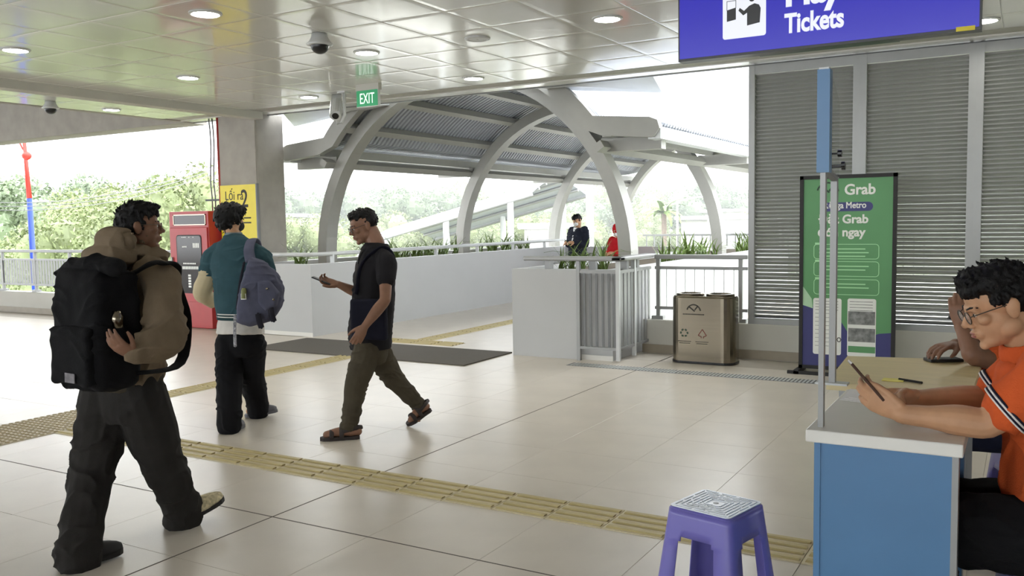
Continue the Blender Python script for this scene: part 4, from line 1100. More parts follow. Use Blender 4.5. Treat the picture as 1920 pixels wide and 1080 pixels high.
def slip_on(parent, heel, toe, upper, sole, w=.05):
    d = (toe - heel).normalized(); L = (toe - heel).length; sd_ = d.cross(ZX).normalized(); n_ = sd_.cross(d)
    pr = [(-.02, .62), (.04, .80), (.25, .86), (.5, .95), (.72, 1.04), (.88, .92), (.97, .62), (1.02, .22)]
    q = MB(); lo, hi = [], []
    pts = [heel + d*L*t + sd_*w*k for t, k in pr] + [heel + d*L*t - sd_*w*k for t, k in reversed(pr)]
    q.prism([p - n_*.0 for p in pts], n_*.022)
    s_ = q.build('shoe_sole', sole, parent)
    u = MB(); rings = []
    for t, k, hgt in ((.30, .86, .075), (.42, .92, .072), (.6, 1.0, .062), (.78, .98, .050), (.92, .74, .038), (1.0, .36, .026)):
        c = heel + d*L*t + n_*.02; rings.append([c + sd_*(w*k*math.cos(a)) + n_*(max(0, math.sin(a))*hgt) for a in [PI*j/12 for j in range(13)]])
    u.loft(rings, True, True, closed=True); u.build('shoe_upper', upper, parent, smooth=True)
BLK = mat('black_shoe_rubber', (22, 21, 21), 0.6)
slip_on(p1, fl_h, fl_t, BLK, BLK); slip_on(p1, fr_h, fr_t, PLAID, BLK)
# rucksack, worn on the back
BK = cloth('black_nylon', (17, 17, 19), 0.15, 0.3)
bp = empty('rucksack', P(192, 725, 4.0), 'large black roll-top rucksack on the back of the man in the hoodie', 'bag')
bc_ = P(192, 614, 4.03) - V((0, .025, 0)); bu = V((0.02, 0.02, 1)).normalized(); bx_ = V((1, 0.0, -.02)).normalized(); by_ = bu.cross(bx_).normalized()
m = MB(); m.rbox(bc_, bx_*.172, by_*.118, bu*.272, .05, 4, prof=lambda t: (0.93 + .1*math.sin(PI*min(1, t*1.0)), 0.95 + .1*math.sin(PI*t), (0, 0, 0))); m.ball(bc_ - by_*.08 - bu*.12, (.13, .06, .12), 16, 10)
wear('main_body', m, BK, bp, disp=0.009, dscale=9, seed=9)
rl = MB(); tc_ = bc_ + bu*.268 - by_*.03
limb(rl, [tc_ - bx_*.215 + bu*-.03, tc_ - bx_*.12, tc_ + bx_*.05 + bu*.018, tc_ + bx_*.19 + bu*.012], [.030, .045, .05, .042]); wear('rolled_top', rl, BK, bp, disp=0.008, dscale=14, seed=6)
fp = MB(); fp.rbox(bc_ - by_*.118 - bu*.11, bx_*.135, by_*.03, bu*.13, .02, 3); wear('front_pocket', fp, BK, bp, disp=0.004, seed=8)
sp_ = MB(); pc_ = bc_ - bx_*.178 - bu*.02; sp_.rbox(pc_ - bu*.11, bx_*.022, by_*.085, bu*.10, .018, 3); wear('side_pocket', sp_, BK, bp, disp=0.004)
MB().prism([pc_ + by_*.02 - bx_*.005, pc_ - bx_*.055 - bu*.025, pc_ - bx_*.04 - bu*.05, pc_ - bu*.05], by_*-.06).build('pocket_flap', BK, bp)
MB().tube([pc_ - bx_*.04 - bu*.04 - by_*.03, pc_ - bx_*.045 - bu*.09 - by_*.03, pc_ - bx_*.035 - bu*.13 - by_*.03, pc_ - bx_*.01 - bu*.15 - by_*.03], .006, 6).build('webbing_loop', BK, bp)
MB().obox(bc_ - by_*.152 - bu*.205 + bx_*.02, bx_*.034, by_*.002, bu*.021).build('logo_patch', mat('grey_patch', (120, 116, 120), 0.7, var=0.3, scale=40), bp)
bot = MB(); limb(bot, [bc_ + bx_*.16 - bu*.09 - by_*.0, bc_ + bx_*.16 + bu*.0], [.033, .03]); bot.build('side_sleeve', BK, bp, smooth=True)
ss = MB(); 
hp = hug([bc_ + bu*.24 + by_*.06 + bx_*.10, P(252, 512, 4.03), P(276, 497, 4.0), P(298, 491, 4.06), P(316, 503, 4.16), P(324, 530, 4.28), che + V((.14, .20, -.02)), pel + V((.23, .14, .09)), bc_ + bx_*.17 + by_*.08 - bu*.20], [hoodie], .014)
ss.tube(hp, [(.030, .010)]*len(hp), 12, True, up=l1_); ss.build('shoulder_strap', BK, bp, smooth=True)
bt = MB().lathe(bc_ + bx_*.165 + bu*.015 - by_*.02, [(.028, 0), (.030, .05), (.024, .06), (.022, .075)], 14).build('water_bottle', M['steel'], smooth=True); tag(bt, 'steel bottle cap showing at the side of the black rucksack', 'bottle')

# ---- the young man in the teal baseball jacket
h2_ = (BX*.97 + AX*.24).normalized(); l2_ = h2_.cross(ZX).normalized()
p2_ = person(G(460, 800), 'person in a teal baseball jacket with cream sleeves walking away in black trousers')
pel = P(450, 632, 6.86); che = P(447, 545, 6.86); nek = P(438, 441, 6.88); hc = P(432, 411, 6.9); R2 = frame(h2_*0.86 + AX*.50, ZX)
bd = MB(); T = head(bd, hc, R2, 1.0)
limb(bd, [nek - V((0, 0, .05)), nek, T((0, -.025, -.05))], [.055, .054, .05]); limb(bd, [pel, che, nek], [.08, .09, .055])
lS, lE, lW = P(402, 484, 6.92), P(379, 548, 6.95), P(398, 568, 7.16); rS, rE, rW = P(490, 487, 6.82), P(513, 545, 6.86), P(495, 565, 7.1)
limb(bd, [lS, lE, lW], [.045, .04, .027]); limb(bd, [rS, rE, rW], [.045, .04, .027])
hand(bd, lW, h2_*.8 + l2_*.5, ZX*1 - l2_*.6, h2_*.3 + ZX); hand(bd, rW, h2_*.8 - l2_*.5, ZX*1 + l2_*.6, h2_*.3 + ZX)
lH, lK, lA = P(430, 645, 6.86), P(430, 715, 6.78), P(429, 795, 6.66); rH, rK, rA = P(472, 645, 6.86), P(474, 708, 6.98), P(484, 768, 7.17)
limb(bd, [lH, lK, lA], [.06, .045, .035]); limb(bd, [rH, rK, rA], [.06, .045, .035])
f2h = lA - h2_*.06; f2h.z = 0.006; f2t = f2h + h2_*.25; f3h = rA - (h2_*.6 + AX*.8)*.06; f3h.z = .05; f3t = f3h + (h2_*.45 + AX*.89).normalized()*.245 + ZX*-.03
f3h = rA - AX*.10; f3h.z = 0.006; f3t = rA + AX*.145 + BX*.03; f3t.z = 0.035
foot(bd, f2h + ZX*.01, f2t + ZX*.01, lA); foot(bd, f3h + ZX*.01, f3t + ZX*.01, rA)
body(bd, SK3, p2_, 0.0046); face_parts(p2_, T, R2, lips=False)
hair(p2_, T, R2, 1.0, [((0, -.030, .026), (.100, .106, .092)), ((0, .005, .072), (.096, .106, .058)), ((0, -.055, -.03), (.080, .058, .058)), ((-.03, .075, .060), (.045, .03, .03)), ((.03, .075, .060), (.045, .03, .03)), ((.066, .01, .02), (.018, .05, .045)), ((-.066, .01, .02), (.018, .05, .045))], 130, 8, L=0.03, voxel=0.005)
mk = MB(); mk.ball(T((0, .062, -.055)), (.056, .052, .046), 16, 10, R2); mo_ = link_mesh('face_mask', remesh(mk, .006, 2), mat('black_mask', (24, 24, 28), 0.8), p2_, smooth=True)
MB().tube([T((.05, .05, -.045)), T((.072, .02, -.02)), T((.083, -.02, .01))], .003, 6).build('mask_loop', mat('white_loop', (220, 220, 220), 0.7), p2_)
TEAL = cloth('teal_wool', (52, 80, 88)); CREAM = cloth('cream_leather', (196, 182, 150), 0.05, 0.1)
jk = MB()
torso(jk, [P(452, 592, 6.86), che + V((0, 0, -.06)), che + V((0, 0, .08)), nek.lerp(che, .42), nek.lerp(che, .16), nek + V((0, 0, .0))], l2_, [(.185, .135), (.19, .14), (.195, .14), (.205, .13), (.15, .10), (.072, .07)])
limb(jk, [lS.lerp(nek, .35), lS + V((0, 0, .005)), lS.lerp(lE, .34)], [.075, .088, .084]); limb(jk, [rS.lerp(nek, .35), rS + V((0, 0, .005)), rS.lerp(rE, .34)], [.075, .088, .084])
jacket2 = wear('jacket', jk, TEAL, p2_, disp=0.010, seed=12)
for S_, E_, W_ in ((lS, lE, lW), (rS, rE, rW)):
    q = MB(); limb(q, [S_.lerp(E_, .2), S_.lerp(E_, .6), E_, E_.lerp(W_, .5), W_.lerp(E_, .05)], [.074, .076, .072, .062, .045]); wear('sleeve', q, CREAM, p2_, disp=0.009, seed=14)
for z, hh, mm_ in ((0.0, .022, 'hem_dark'), (.022, .008, 'hem_white'), (.030, .012, 'hem_dark'), (.042, .008, 'hem_white')):
    q = MB(); b0 = P(452, 598, 6.86) + ZX*z; torso(q, [b0, b0 + ZX*hh], l2_, [(.186, .137), (.186, .137)]); q.build('hem_band', cloth(mm_, (34, 58, 62) if 'dark' in mm_ else (206, 206, 200)), p2_, smooth=True)
q = MB(); limb(q, [nek + V((0, 0, -.012)) + BX*0, nek + V((0, 0, .022))], [.074, .064], ends=False); q.build('collar', cloth('grey_rib', (120, 132, 136)), p2_, smooth=True)
q = MB(); torso(q, [P(451, 626, 6.86), P(451, 612, 6.86), P(451, 596, 6.86)], l2_, [(.185, .142), (.182, .138), (.17, .125)]); wear('white_tee', q, cloth('white_cotton', (206, 202, 196)), p2_, disp=0.008)
q = MB(); torso(q, [pel + V((0, 0, -.14)), pel + V((0, 0, -.06)), pel + V((0, 0, .03))], l2_, [(.155, .12), (.172, .13), (.165, .12)])
limb(q, [lH, lH.lerp(lK, .5), lK, lK.lerp(lA, .6), lA + V((0, 0, -.01))], [.112, .104, .098, .094, .094]); limb(q, [rH, rH.lerp(rK, .5), rK, rK.lerp(rA, .6), rA + V((0, 0, -.01))], [.112, .104, .096, .09, .09])
wear('trousers', q, cloth('black_twill', (20, 20, 23)), p2_, disp=0.010, seed=16)
GREYSH = mat('grey_sneaker', (110, 110, 116), 0.6, var=0.1)
slip_on(p2_, f2h, f2t, GREYSH, GREYSH, .046); slip_on(p2_, f3h, f3t, GREYSH, GREYSH, .046)
# slate backpack slung from one shoulder
SL = cloth('slate_canvas', (84, 86, 104), 0.12, 0.3); SLD = cloth('dark_canvas', (40, 40, 48))
bq = empty('backpack', P(485, 612, 6.6), 'slate grey backpack slung on one shoulder of the teal jacket', 'bag')
m = MB(); D = 6.60
outl = [(470, 482), (492, 490), (518, 515), (531, 540), (527, 575), (506, 603), (470, 612), (446, 604), (444, 575), (452, 530)]
ctr = P(486, 555, D)
for k in range(6):
    pass
rg = []
for dz, sc in ((-.085, .55), (-.07, .85), (-.03, 1.0), (.05, 1.02), (.09, .94)):
    rg.append([ctr + (P(x, y, D) - ctr)*sc + BX*dz for x, y in outl])
m.loft(rg); wear('main_body', m, SL, bq, voxel=.007, disp=0.007, seed=21, smooth=8)
m = MB(); ol2 = [(489, 525), (512, 525), (530, 548), (524, 572), (505, 582), (490, 565)]; c2 = P(510, 552, D)
m.loft([[c2 + (P(x, y, D) - c2)*sc - BX*dz for x, y in ol2] for dz, sc in ((.05, 1.0), (.10, .98), (.115, .8))]); wear('front_pocket', m, SL, bq, voxel=.007, disp=0.005, seed=22)
for x, y in ((509, 539), (521, 559)): MB().ball(P(x, y, D) - BX*.125, (.010, .010, .010), 8, 6).build('stud', M['steel'], bq, smooth=True)
hp = hug([P(470, 490, 6.62), P(466, 468, 6.68), P(472, 448, 6.80), P(480, 455, 6.98), P(484, 480, 7.03)], [jacket2], .012); s_ = MB(); s_.tube(hp, [(.040, .010)]*len(hp), 12, True, up=AX); s_.build('shoulder_strap', SL, bq, smooth=True)
limb(s_ := MB(), [P(458, 492, 6.56), P(450, 530, 6.58), P(444, 580, 6.62)], [(.010, .006)]*3, up=AX); s_.build('side_strap', SLD, bq, smooth=True)
limb(s_ := MB(), [P(441, 590, 6.60), P(440, 620, 6.62), P(441, 650, 6.64)], [(.012, .004)]*3, up=AX); s_.build('hanging_ribbon', mat('lettered_ribbon', (150, 150, 156), 0.7, var=0.7, scale=70), bq)
for x, y in ((493, 600), (516, 588)):
    limb(s_ := MB(), [P(x-2, y-14, D) - BX*.10, P(x, y, D) - BX*.095, P(x+3, y+12, D) - BX*.08], [(.022, .010)]*3, up=AX); s_.build('buckle_strap', SLD, bq)
MB().obox(P(457, 556, 6.5), AX*.018, BX*.012, ZX*.022).build('drink_label', M['paper'], bq)
MB().tube([P(457, 560, 6.5), P(457, 545, 6.5), P(457, 540, 6.5)], [.020, .020, .012], 10).build('drink_pouch', mat('olive_label', (120, 124, 70), 0.5), bq)

# ---- the man in black with the phone
h3_ = (AX*-.94 - BX*.34).normalized(); l3_ = h3_.cross(ZX).normalized()
p3_ = person(G(700, 815), 'man in a black t-shirt and olive trousers walking while looking at his phone')
pel = P(695, 648, 6.55); che = P(700, 560, 6.55); nek = P(705, 457, 6.56); hc = P(682, 424, 6.56); R3 = frame(h3_*.93 + ZX*-.30, ZX)
bd = MB(); T = head(bd, hc, R3, 1.08)
limb(bd, [nek - V((0, 0, .05)), nek, T((0, -.03, -.04))], [.072, .066, .062]); limb(bd, [pel, che, nek], [.08, .09, .055])
lS, lE, lW = P(724, 495, 6.38), P(722, 562, 6.26), P(684, 612, 6.22); rS, rE, rW = P(690, 492, 6.74), P(677, 552, 6.78), P(634, 533, 6.70)
limb(bd, [lS, lS.lerp(lE, .5), lE, lE.lerp(lW, .35), lW], [.052, .046, .040, .042, .027]); limb(bd, [rS, rS.lerp(rE, .5), rE, rE.lerp(rW, .35), rW], [.05, .045, .038, .04, .027])
hand(bd, lW, P(668, 640, 6.205) - lW, BX*-1 + AX*.2, h3_, (0.35, 0.42, 0.5, 0.55), spread=.03)
ph3 = P(603, 526, 6.68)
hand(bd, rW, P(606, 527, 6.68) - rW, ZX*-.55 + BX*.6, ZX*.5 - BX*.6, (0.45, 0.5, 0.55, 0.6), spread=.03)
lH, lK, lA = P(688, 655, 6.46), P(668, 722, 6.42), P(654, 796, 6.40); rH, rK, rA = P(704, 655, 6.64), P(740, 712, 6.72), P(781, 756, 6.84)
limb(bd, [lH, lK, lA], [.06, .048, .036]); limb(bd, [rH, rK, rA], [.06, .048, .036])
s1h = G(672, 822); s1t = G(603, 826); s1h.z = s1t.z = 0.022; s2t = G(764, 799); s2h = P(804, 766, 6.86); s2t.z = 0.022
limb(bd, [lA, s1h.lerp(lA, .5), s1h.lerp(s1t, .2) + ZX*.03], [.036, .036, .036]); limb(bd, [s1h + ZX*.03, s1h.lerp(s1t, .5) + ZX*.035, s1h.lerp(s1t, .86) + ZX*.018], [.030, .034, .028])
limb(bd, [rA, s2h.lerp(rA, .5), s2h.lerp(s2t, .2) + ZX*.035], [.036, .036, .034]); limb(bd, [s2h + ZX*.02 + h3_*.02, s2h.lerp(s2t, .5) + ZX*.04, s2t + ZX*.025 - h3_*.03], [.030, .034, .028])
sdv = h3_.cross(ZX)
for (tt, dd_) in ((s1t, (s1t - s1h).normalized()), (s2t, h3_)):
    for k in range(5):
        q = tt - dd_*(.045 + .008*abs(k-1)) + sdv*(.026 - .013*k) + ZX*.016; limb(bd, [q - dd_*.02, q + dd_*.02], [.009, .008], 8, 3)
body(bd, SK2, p3_, 0.0046); face_parts(p3_, T, R3, 1.08); spectacles(p3_, T, R3, 1.08)
hair(p3_, T, R3, 1.08, [((0, -.034, .034), (.076, .076, .074)), ((0, -.004, .078), (.072, .082, .042)), ((0, .040, .088), (.055, .040, .022))], 110, 15, sweep=(0, .15, .6), L=0.014)
ts = MB()
torso(ts, [pel + V((0, 0, -.02)), pel + V((0, 0, .10)), che, nek.lerp(che, .45), nek.lerp(che, .16), nek + V((0, 0, .0))], l3_, [(.165, .150), (.170, .158), (.178, .155), (.19, .145), (.15, .115), (.085, .085)])
limb(ts, [lS.lerp(nek, .3), lS, lS.lerp(lE, .42)], [.07, .080, .074]); limb(ts, [rS.lerp(nek, .3), rS, rS.lerp(rE, .5)], [.07, .080, .074])
shirt3 = wear('t_shirt', ts, cloth('black_cotton', (30, 29, 32)), p3_, disp=0.010, seed=31)
q = MB(); torso(q, [pel + V((0, 0, -.12)), pel + V((0, 0, -.05)), pel + V((0, 0, .03))], l3_, [(.14, .11), (.158, .128), (.155, .12)])
limb(q, [lH, lH.lerp(lK, .5), lK, lK.lerp(lA, .55), lA + V((0, 0, .0))], [.108, .096, .082, .070, .058]); limb(q, [rH, rH.lerp(rK, .5), rK, rK.lerp(rA, .6), rA.lerp(rK, .02)], [.108, .094, .080, .068, .056])
OL = cloth('dark_olive_cotton', (74, 68, 56)); wear('trousers', q, OL, p3_, disp=0.012, dscale=8, seed=33)
for K_, A_ in ((lK, lA), (rK, rA)):
    d = (A_ - K_).normalized(); q = MB(); limb(q, [A_ - d*.015, A_ + d*.012, A_ + d*.04], [.058, .062, .056], ends=False); wear('cuff', q, OL, p3_, disp=0.006, dscale=18, seed=34)
SND = mat('dark_brown_rubber', (46, 38, 36), 0.7)
def sandal(heel, toe, n_, ank):
    d = (toe - heel).normalized(); sd_ = d.cross(n_).normalized(); nn_ = sd_.cross(d); L = (toe-heel).length; w = .046
    pr = [(-.04, .5), (.06, .82), (.3, .80), (.55, .95), (.78, 1.05), (.95, .8), (1.04, .3)]
    s_ = MB().prism([heel + d*L*t + sd_*w*k - nn_*.022 for t, k in pr] + [heel + d*L*t - sd_*w*k - nn_*.022 for t, k in reversed(pr)], nn_*.024).build('sandal_sole', SND, p3_)
    for t, hgt in ((.72, .055), (.45, .075)):
        c = heel + d*L*t; q = MB(); q.tube([c + sd_*(w*1.02*math.cos(a)) + nn_*(math.sin(a)*hgt - .004) for a in [PI*j/10 for j in range(11)]], [(.016, .004)]*11, 8, up=d); q.build('sandal_strap', SND, p3_, smooth=True)
    q = MB(); q.tube([heel + d*L*.45 + sd_*.04 + nn_*.04, heel + d*L*.1 + sd_*.036 + nn_*.06, heel - d*.03 + nn_*.06, heel + d*L*.1 - sd_*.036 + nn_*.06, heel + d*L*.45 - sd_*.04 + nn_*.04], [(.014, .004)]*5, 8, up=nn_); q.build('heel_strap', SND, p3_, smooth=True)
sandal(s1h, s1t, ZX, lA); sandal(s2h, s2t, ZX, rA)
q = MB(); q.obox(P(603, 526, 6.665), (P(590, 521, 6.66) - P(618, 532, 6.68)).normalized()*.072, BX*.036, (ZX*.9 + AX*.3).normalized()*.005); o = q.build('mobile_phone', M['dark'], bevel=.002); tag(o, 'black mobile phone held by the man in the black t-shirt', 'phone')
sb_ = empty('sling_bag', P(692, 640, 6.3), 'dark navy sling bag at the hip of the man in the black t-shirt', 'bag')
NV = cloth('navy_canvas', (24, 25, 38)); q = MB(); pc3 = P(690, 600, 6.345); q.rbox(pc3, (AX*.97 - BX*.2)*.142, BX*.026, ZX*.150, .022, 4)
q.v = [p + BX*(2.2*((p - pc3).dot(AX))**2) for p in q.v]                      # the bag bends around the hip
wear('pouch', q, NV, sb_, disp=0.004, seed=41, fold=.006)
hp = hug([P(728, 552, 6.36), P(738, 515, 6.45), P(730, 484, 6.47), P(714, 473, 6.44), P(694, 484, 6.42), P(676, 515, 6.42), P(668, 552, 6.38)], [shirt3], .010); q = MB(); q.tube(hp, [(.02, .006)]*len(hp), 10, True, up=AX); q.build('strap', NV, sb_, smooth=True)
q = MB(); hp = hug([P(683, 470, 6.45), P(673, 480, 6.42), P(671, 495, 6.40)], [shirt3], .016, 2); q.tube(hp, [.012, .011, .010, .008, .006], 8); q.build('strap_clip', M['dark'], sb_, smooth=True)
# ---- the seated man in the orange polo shirt
h4_ = (AX*-.985 + BX*.17).normalized(); l4_ = h4_.cross(ZX).normalized()      # l4_ points to his right, away from the picture
D4 = 2.80
hc = P(1872, 574, D4); R4 = frame(h4_*.94 - ZX*.34, ZX)
nek = P(1935, 668, D4 + .01); che = P(1975, 800, D4 + .02); pel = P(1985, 985, D4 + .01); che = P(1980, 805, D4 + .02)
p4_ = person((pel.x, pel.y, 0), 'seated man in an orange polo shirt and glasses using a phone at the counter')
bd = MB(); S4 = 1.07; T = head(bd, hc, R4, S4)
limb(bd, [nek - V((0, 0, .04)) - h4_*.01, nek, T((0, -.03, -.045))], [.066, .062, .058])
limb(bd, [pel, che, nek], [.10, .12, .07])
lS, lE, lW = P(1968, 715, 2.58), P(1850, 806, 2.66), P(1690, 766, 2.76)
rS, rE, rW = P(1925, 700, 2.96), P(1850, 745, 3.02), P(1712, 742, 2.96)
lE.z = TZ + .042; lW.z = TZ + .05; rE.z = TZ + .04; rW.z = TZ + .055
limb(bd, [lS, lS.lerp(lE, .5), lE, lE.lerp(lW, .3), lE.lerp(lW, .75), lW], [.060, .054, .047, .048, .034, .030]); limb(bd, [rS, rS.lerp(rE, .5), rE, rE.lerp(rW, .3), rW], [.058, .052, .045, .046, .030])
# phone and the two hands around it
pa, pb = P(1607, 694, 2.83), P(1640, 732, 2.81); pc = (pa + pb)/2; pdir = (pa - pb).normalized()
hand(bd, lW, P(1640, 748, 2.80) - lW, BX*-.8 - ZX*.35, ZX*.9 + h4_*.3, (0.42, 0.40, 0.42, 0.48), spread=.02, s=1.05, tdir=h4_*.7 + ZX*.75 + BX*.25)
hand(bd, rW, P(1650, 735, 2.87) - rW, BX*.6 + ZX*.5, ZX*.6 - BX*.3, (0.5, 0.5, 0.5, 0.55), spread=.02, s=1.05, tdir=h4_*.9 + ZX*.2 - BX*.3)
hx4 = V((-1, 0.06, 0)).normalized(); ly4 = V((0, 1, 0)); kL, aL = pel + hx4*.42 - ly4*.09, pel + hx4*.36 - ly4*.09; kR = pel + hx4*.42 + ly4*.12; aR = pel + hx4*.34 + ly4*.12
for q in (kL, kR): q.z = 0.51
for q in (aL, aR): q.z = 0.09
lH, rH = pel - ly4*.09, pel + ly4*.10; lH.z = rH.z = 0.545
limb(bd, [lH, kL, aL], [.07, .05, .04]); limb(bd, [rH, kR, aR], [.07, .05, .04])
for a in (aL, aR):
    hh_ = a - h4_*.05; hh_.z = 0.02; tt_ = hh_ + h4_*.25; foot(bd, hh_ + ZX*.01, tt_ + ZX*.01, a)
body(bd, SK3, p4_, 0.0036, 3); face_parts(p4_, T, R4, S4); spectacles(p4_, T, R4, S4, m=mat('bronze_frame', (70, 62, 52), 0.3, 0.6, var=0))
hair(p4_, T, R4, S4, [((0, -.046, .036), (.078, .072, .080)), ((0, -.004, .080), (.080, .090, .050)), ((0, .040, .088), (.064, .044, .032)), ((-.015, .066, .084), (.042, .022, .020)), ((0, -.07, -.02), (.060, .04, .045)), ((.066, .002, .046), (.014, .028, .026)), ((-.066, .002, .046), (.014, .028, .026))], 240, 24, sweep=(.1, .25, .5), L=0.022, voxel=0.0038)
OR = cloth('orange_pique', (208, 92, 46), 0.05, 0.3); q = MB()
torso(q, [pel + V((0, 0, .0)), pel.lerp(che, .5), che, nek.lerp(che, .45), nek.lerp(che, .17), nek - h4_*.005], l4_, [(.19, .145), (.195, .15), (.205, .145), (.22, .13), (.17, .105), (.085, .075)])
lC = lS.lerp(lE, .60); rC = rS.lerp(rE, .62)
limb(q, [lS.lerp(nek, .35), lS, lS.lerp(lE, .35), lC], [.080, .094, .086, .080]); limb(q, [rS.lerp(nek, .35), rS, rS.lerp(rE, .4), rC], [.080, .092, .086, .080])
wear('polo_shirt', q, OR, p4_, voxel=.006, disp=0.008, dscale=9, seed=51, fold=.014, fscale=8, fstretch=(1, 1, 1))
for S_, C_ in ((lS, lC), (rS, rC)):
    d = (C_ - S_).normalized(); u_ = d.orthogonal().normalized(); w_ = d.cross(u_)
    for t, r_, col in ((.004, .0035, (34, 32, 48)), (.010, .0035, (232, 226, 222)), (.016, .0035, (34, 32, 48)), (.021, .003, (232, 226, 222))):
        q = MB(); q.tube([C_ + d*t + (u_*math.cos(a) + w_*math.sin(a))*.0815 for a in [2*PI*k/32 for k in range(33)]], r_, 8, False); q.build('cuff_stripe', cloth('cuff_trim', col), p4_, smooth=True)
co = MB(); cc0 = nek + ZX*.018 - h4_*.0
co.tube([cc0 + h4_*(.085*math.cos(a)) + l4_*(.088*math.sin(a)) + ZX*(.012 - .022*math.cos(a)) for a in [2*PI*k/24 for k in range(25)]], [(.030, .010)]*25, 10, False, up=ZX)
wear('collar', co, OR, p4_, voxel=.005, disp=0.004, seed=52)
q = MB(); torso(q, [pel + V((0, 0, -.08)), pel + V((0, 0, .04))], l4_, [(.19, .15), (.185, .145)])
limb(q, [lH, lH.lerp(kL, .5), kL, kL.lerp(aL, .5), aL], [.13, .122, .10, .09, .08]); limb(q, [rH, rH.lerp(kR, .5), kR, kR.lerp(aR, .5), aR], [.13, .12, .10, .09, .08])
wear('trousers', q, cloth('black_trouser_cloth', (20, 20, 22)), p4_, disp=0.010, seed=53)
for a in (aL, aR):
    hh_ = a - h4_*.05; hh_.z = 0.0; slip_on(p4_, hh_, hh_ + h4_*.26, BLK, BLK)
q = MB(); wv = pdir.cross(BX).normalized(); q.obox(pc, pdir*.074, (BX*.9 + AX*.2).normalized()*.036, wv*.0045); o = q.build('mobile_phone', mat('phone_copper', (70, 46, 34), 0.3, 0.5, var=0.05), bevel=.0018); tag(o, 'dark copper mobile phone held in both hands by the seated orange man', 'phone')
stool(pel.x + .0, pel.y, math.radians(12), 0.42, 0.28, 'purple blue plastic stool under the man in the orange polo')

# ---- the second seated man, mostly hidden behind the first
h5_ = (AX*-.95 + BX*.3).normalized(); l5_ = h5_.cross(ZX).normalized(); D5 = 4.1
hc = P(1868, 585, D5); nek = P(1915, 640, D5); che = P(1935, 730, D5 + .02); pel = P(1940, 850, D5 + .03); pel.z = 0.575
p5_ = person((pel.x, pel.y, 0), 'seated man holding a phone to his ear, mostly hidden behind the orange man')
R5 = frame(h5_*.93 - ZX*.3, ZX); bd = MB(); T = head(bd, hc, R5, 1.0); limb(bd, [nek - V((0, 0, .04)), nek, T((0, -.03, -.045))], [.06, .058, .054]); limb(bd, [pel, che, nek], [.09, .10, .06])
lS, lE, lW = P(1905, 680, 3.96), P(1826, 706, 3.9), P(1802, 612, 3.95); rS, rE, rW = P(1900, 672, 4.26), P(1850, 700, 4.26), P(1790, 700, 4.09)
rE.z = TZ + .042; rW.z = TZ + .068; lE.z = TZ + .042
limb(bd, [lS, lE, lE.lerp(lW, .3), lW], [.052, .042, .042, .028]); limb(bd, [rS, rE, rW], [.05, .042, .028])
hand(bd, lW, P(1797, 575, 3.95) - lW, BX*-.9 + h5_*.5, h5_*-.7 + ZX*.2, (0.45, 0.5, 0.5, 0.55), s=1.05)
hd5 = P(1755, 702, 4.04) - rW; hd5.z = -.004
hand(bd, rW, hd5, ZX, BX*-1, (0.30, 0.34, 0.36, 0.40), s=1.05, spread=.06)
kL, kR = pel + h5_*.42 - l5_*.10, pel + h5_*.42 + l5_*.10; aL, aR = kL - h5_*.02, kR - h5_*.02
kL.z = kR.z = .52; aL.z = aR.z = .09; lH, rH = pel - l5_*.09, pel + l5_*.09; lH.z = rH.z = .56
limb(bd, [lH, kL, aL], [.07, .05, .04]); limb(bd, [rH, kR, aR], [.07, .05, .04]); body(bd, SK2, p5_, 0.0048); face_parts(p5_, T, R5)
hair(p5_, T, R5, 1.0, [((0, -.034, .034), (.078, .078, .076)), ((0, -.004, .076), (.074, .084, .044))], 60, 61, voxel=.006)
q = MB(); torso(q, [pel, che, nek.lerp(che, .45), nek.lerp(che, .15), nek], l5_, [(.18, .14), (.19, .14), (.2, .12), (.15, .1), (.08, .07)]); limb(q, [lS.lerp(nek, .3), lS, lS.lerp(lE, .45)], [.07, .082, .076]); limb(q, [rS.lerp(nek, .3), rS, rS.lerp(rE, .5)], [.07, .082, .076])
wear('polo_shirt', q, OR, p5_, disp=.008, seed=62)
q = MB(); torso(q, [pel + V((0, 0, -.08)), pel + V((0, 0, .04))], l5_, [(.18, .14), (.175, .135)]); limb(q, [lH, kL, kL.lerp(aL, .5), aL], [.115, .085, .08, .07]); limb(q, [rH, kR, kR.lerp(aR, .5), aR], [.115, .085, .08, .07])
wear('trousers', q, cloth('navy_trouser_cloth', (28, 32, 52)), p5_, disp=.008, seed=63)
for a in (aL, aR):
    hh_ = a - h5_*.05; hh_.z = 0; slip_on(p5_, hh_, hh_ + h5_*.26, BLK, BLK)
q = MB(); q.obox(P(1804, 572, 3.97), (ZX*.9 - h5_*.35).normalized()*.07, h5_*.034, BX*.005); o = q.build('mobile_phone', M['dark'], bevel=.002); tag(o, 'black mobile phone held at the ear of the hidden seated man', 'phone')
c = P(1768, 716, 4.04); c.z = TZ + .008; q = MB(); q.obox(c, AX*.075, BX*.038, ZX*.007); o = q.build('mobile_phone', M['dark'], bevel=.003); tag(o, 'black mobile phone lying on the wooden desk under a hand', 'phone')
stool(pel.x, pel.y, math.radians(20), 0.45, 0.28, 'purple blue plastic stool under the hidden seated man')

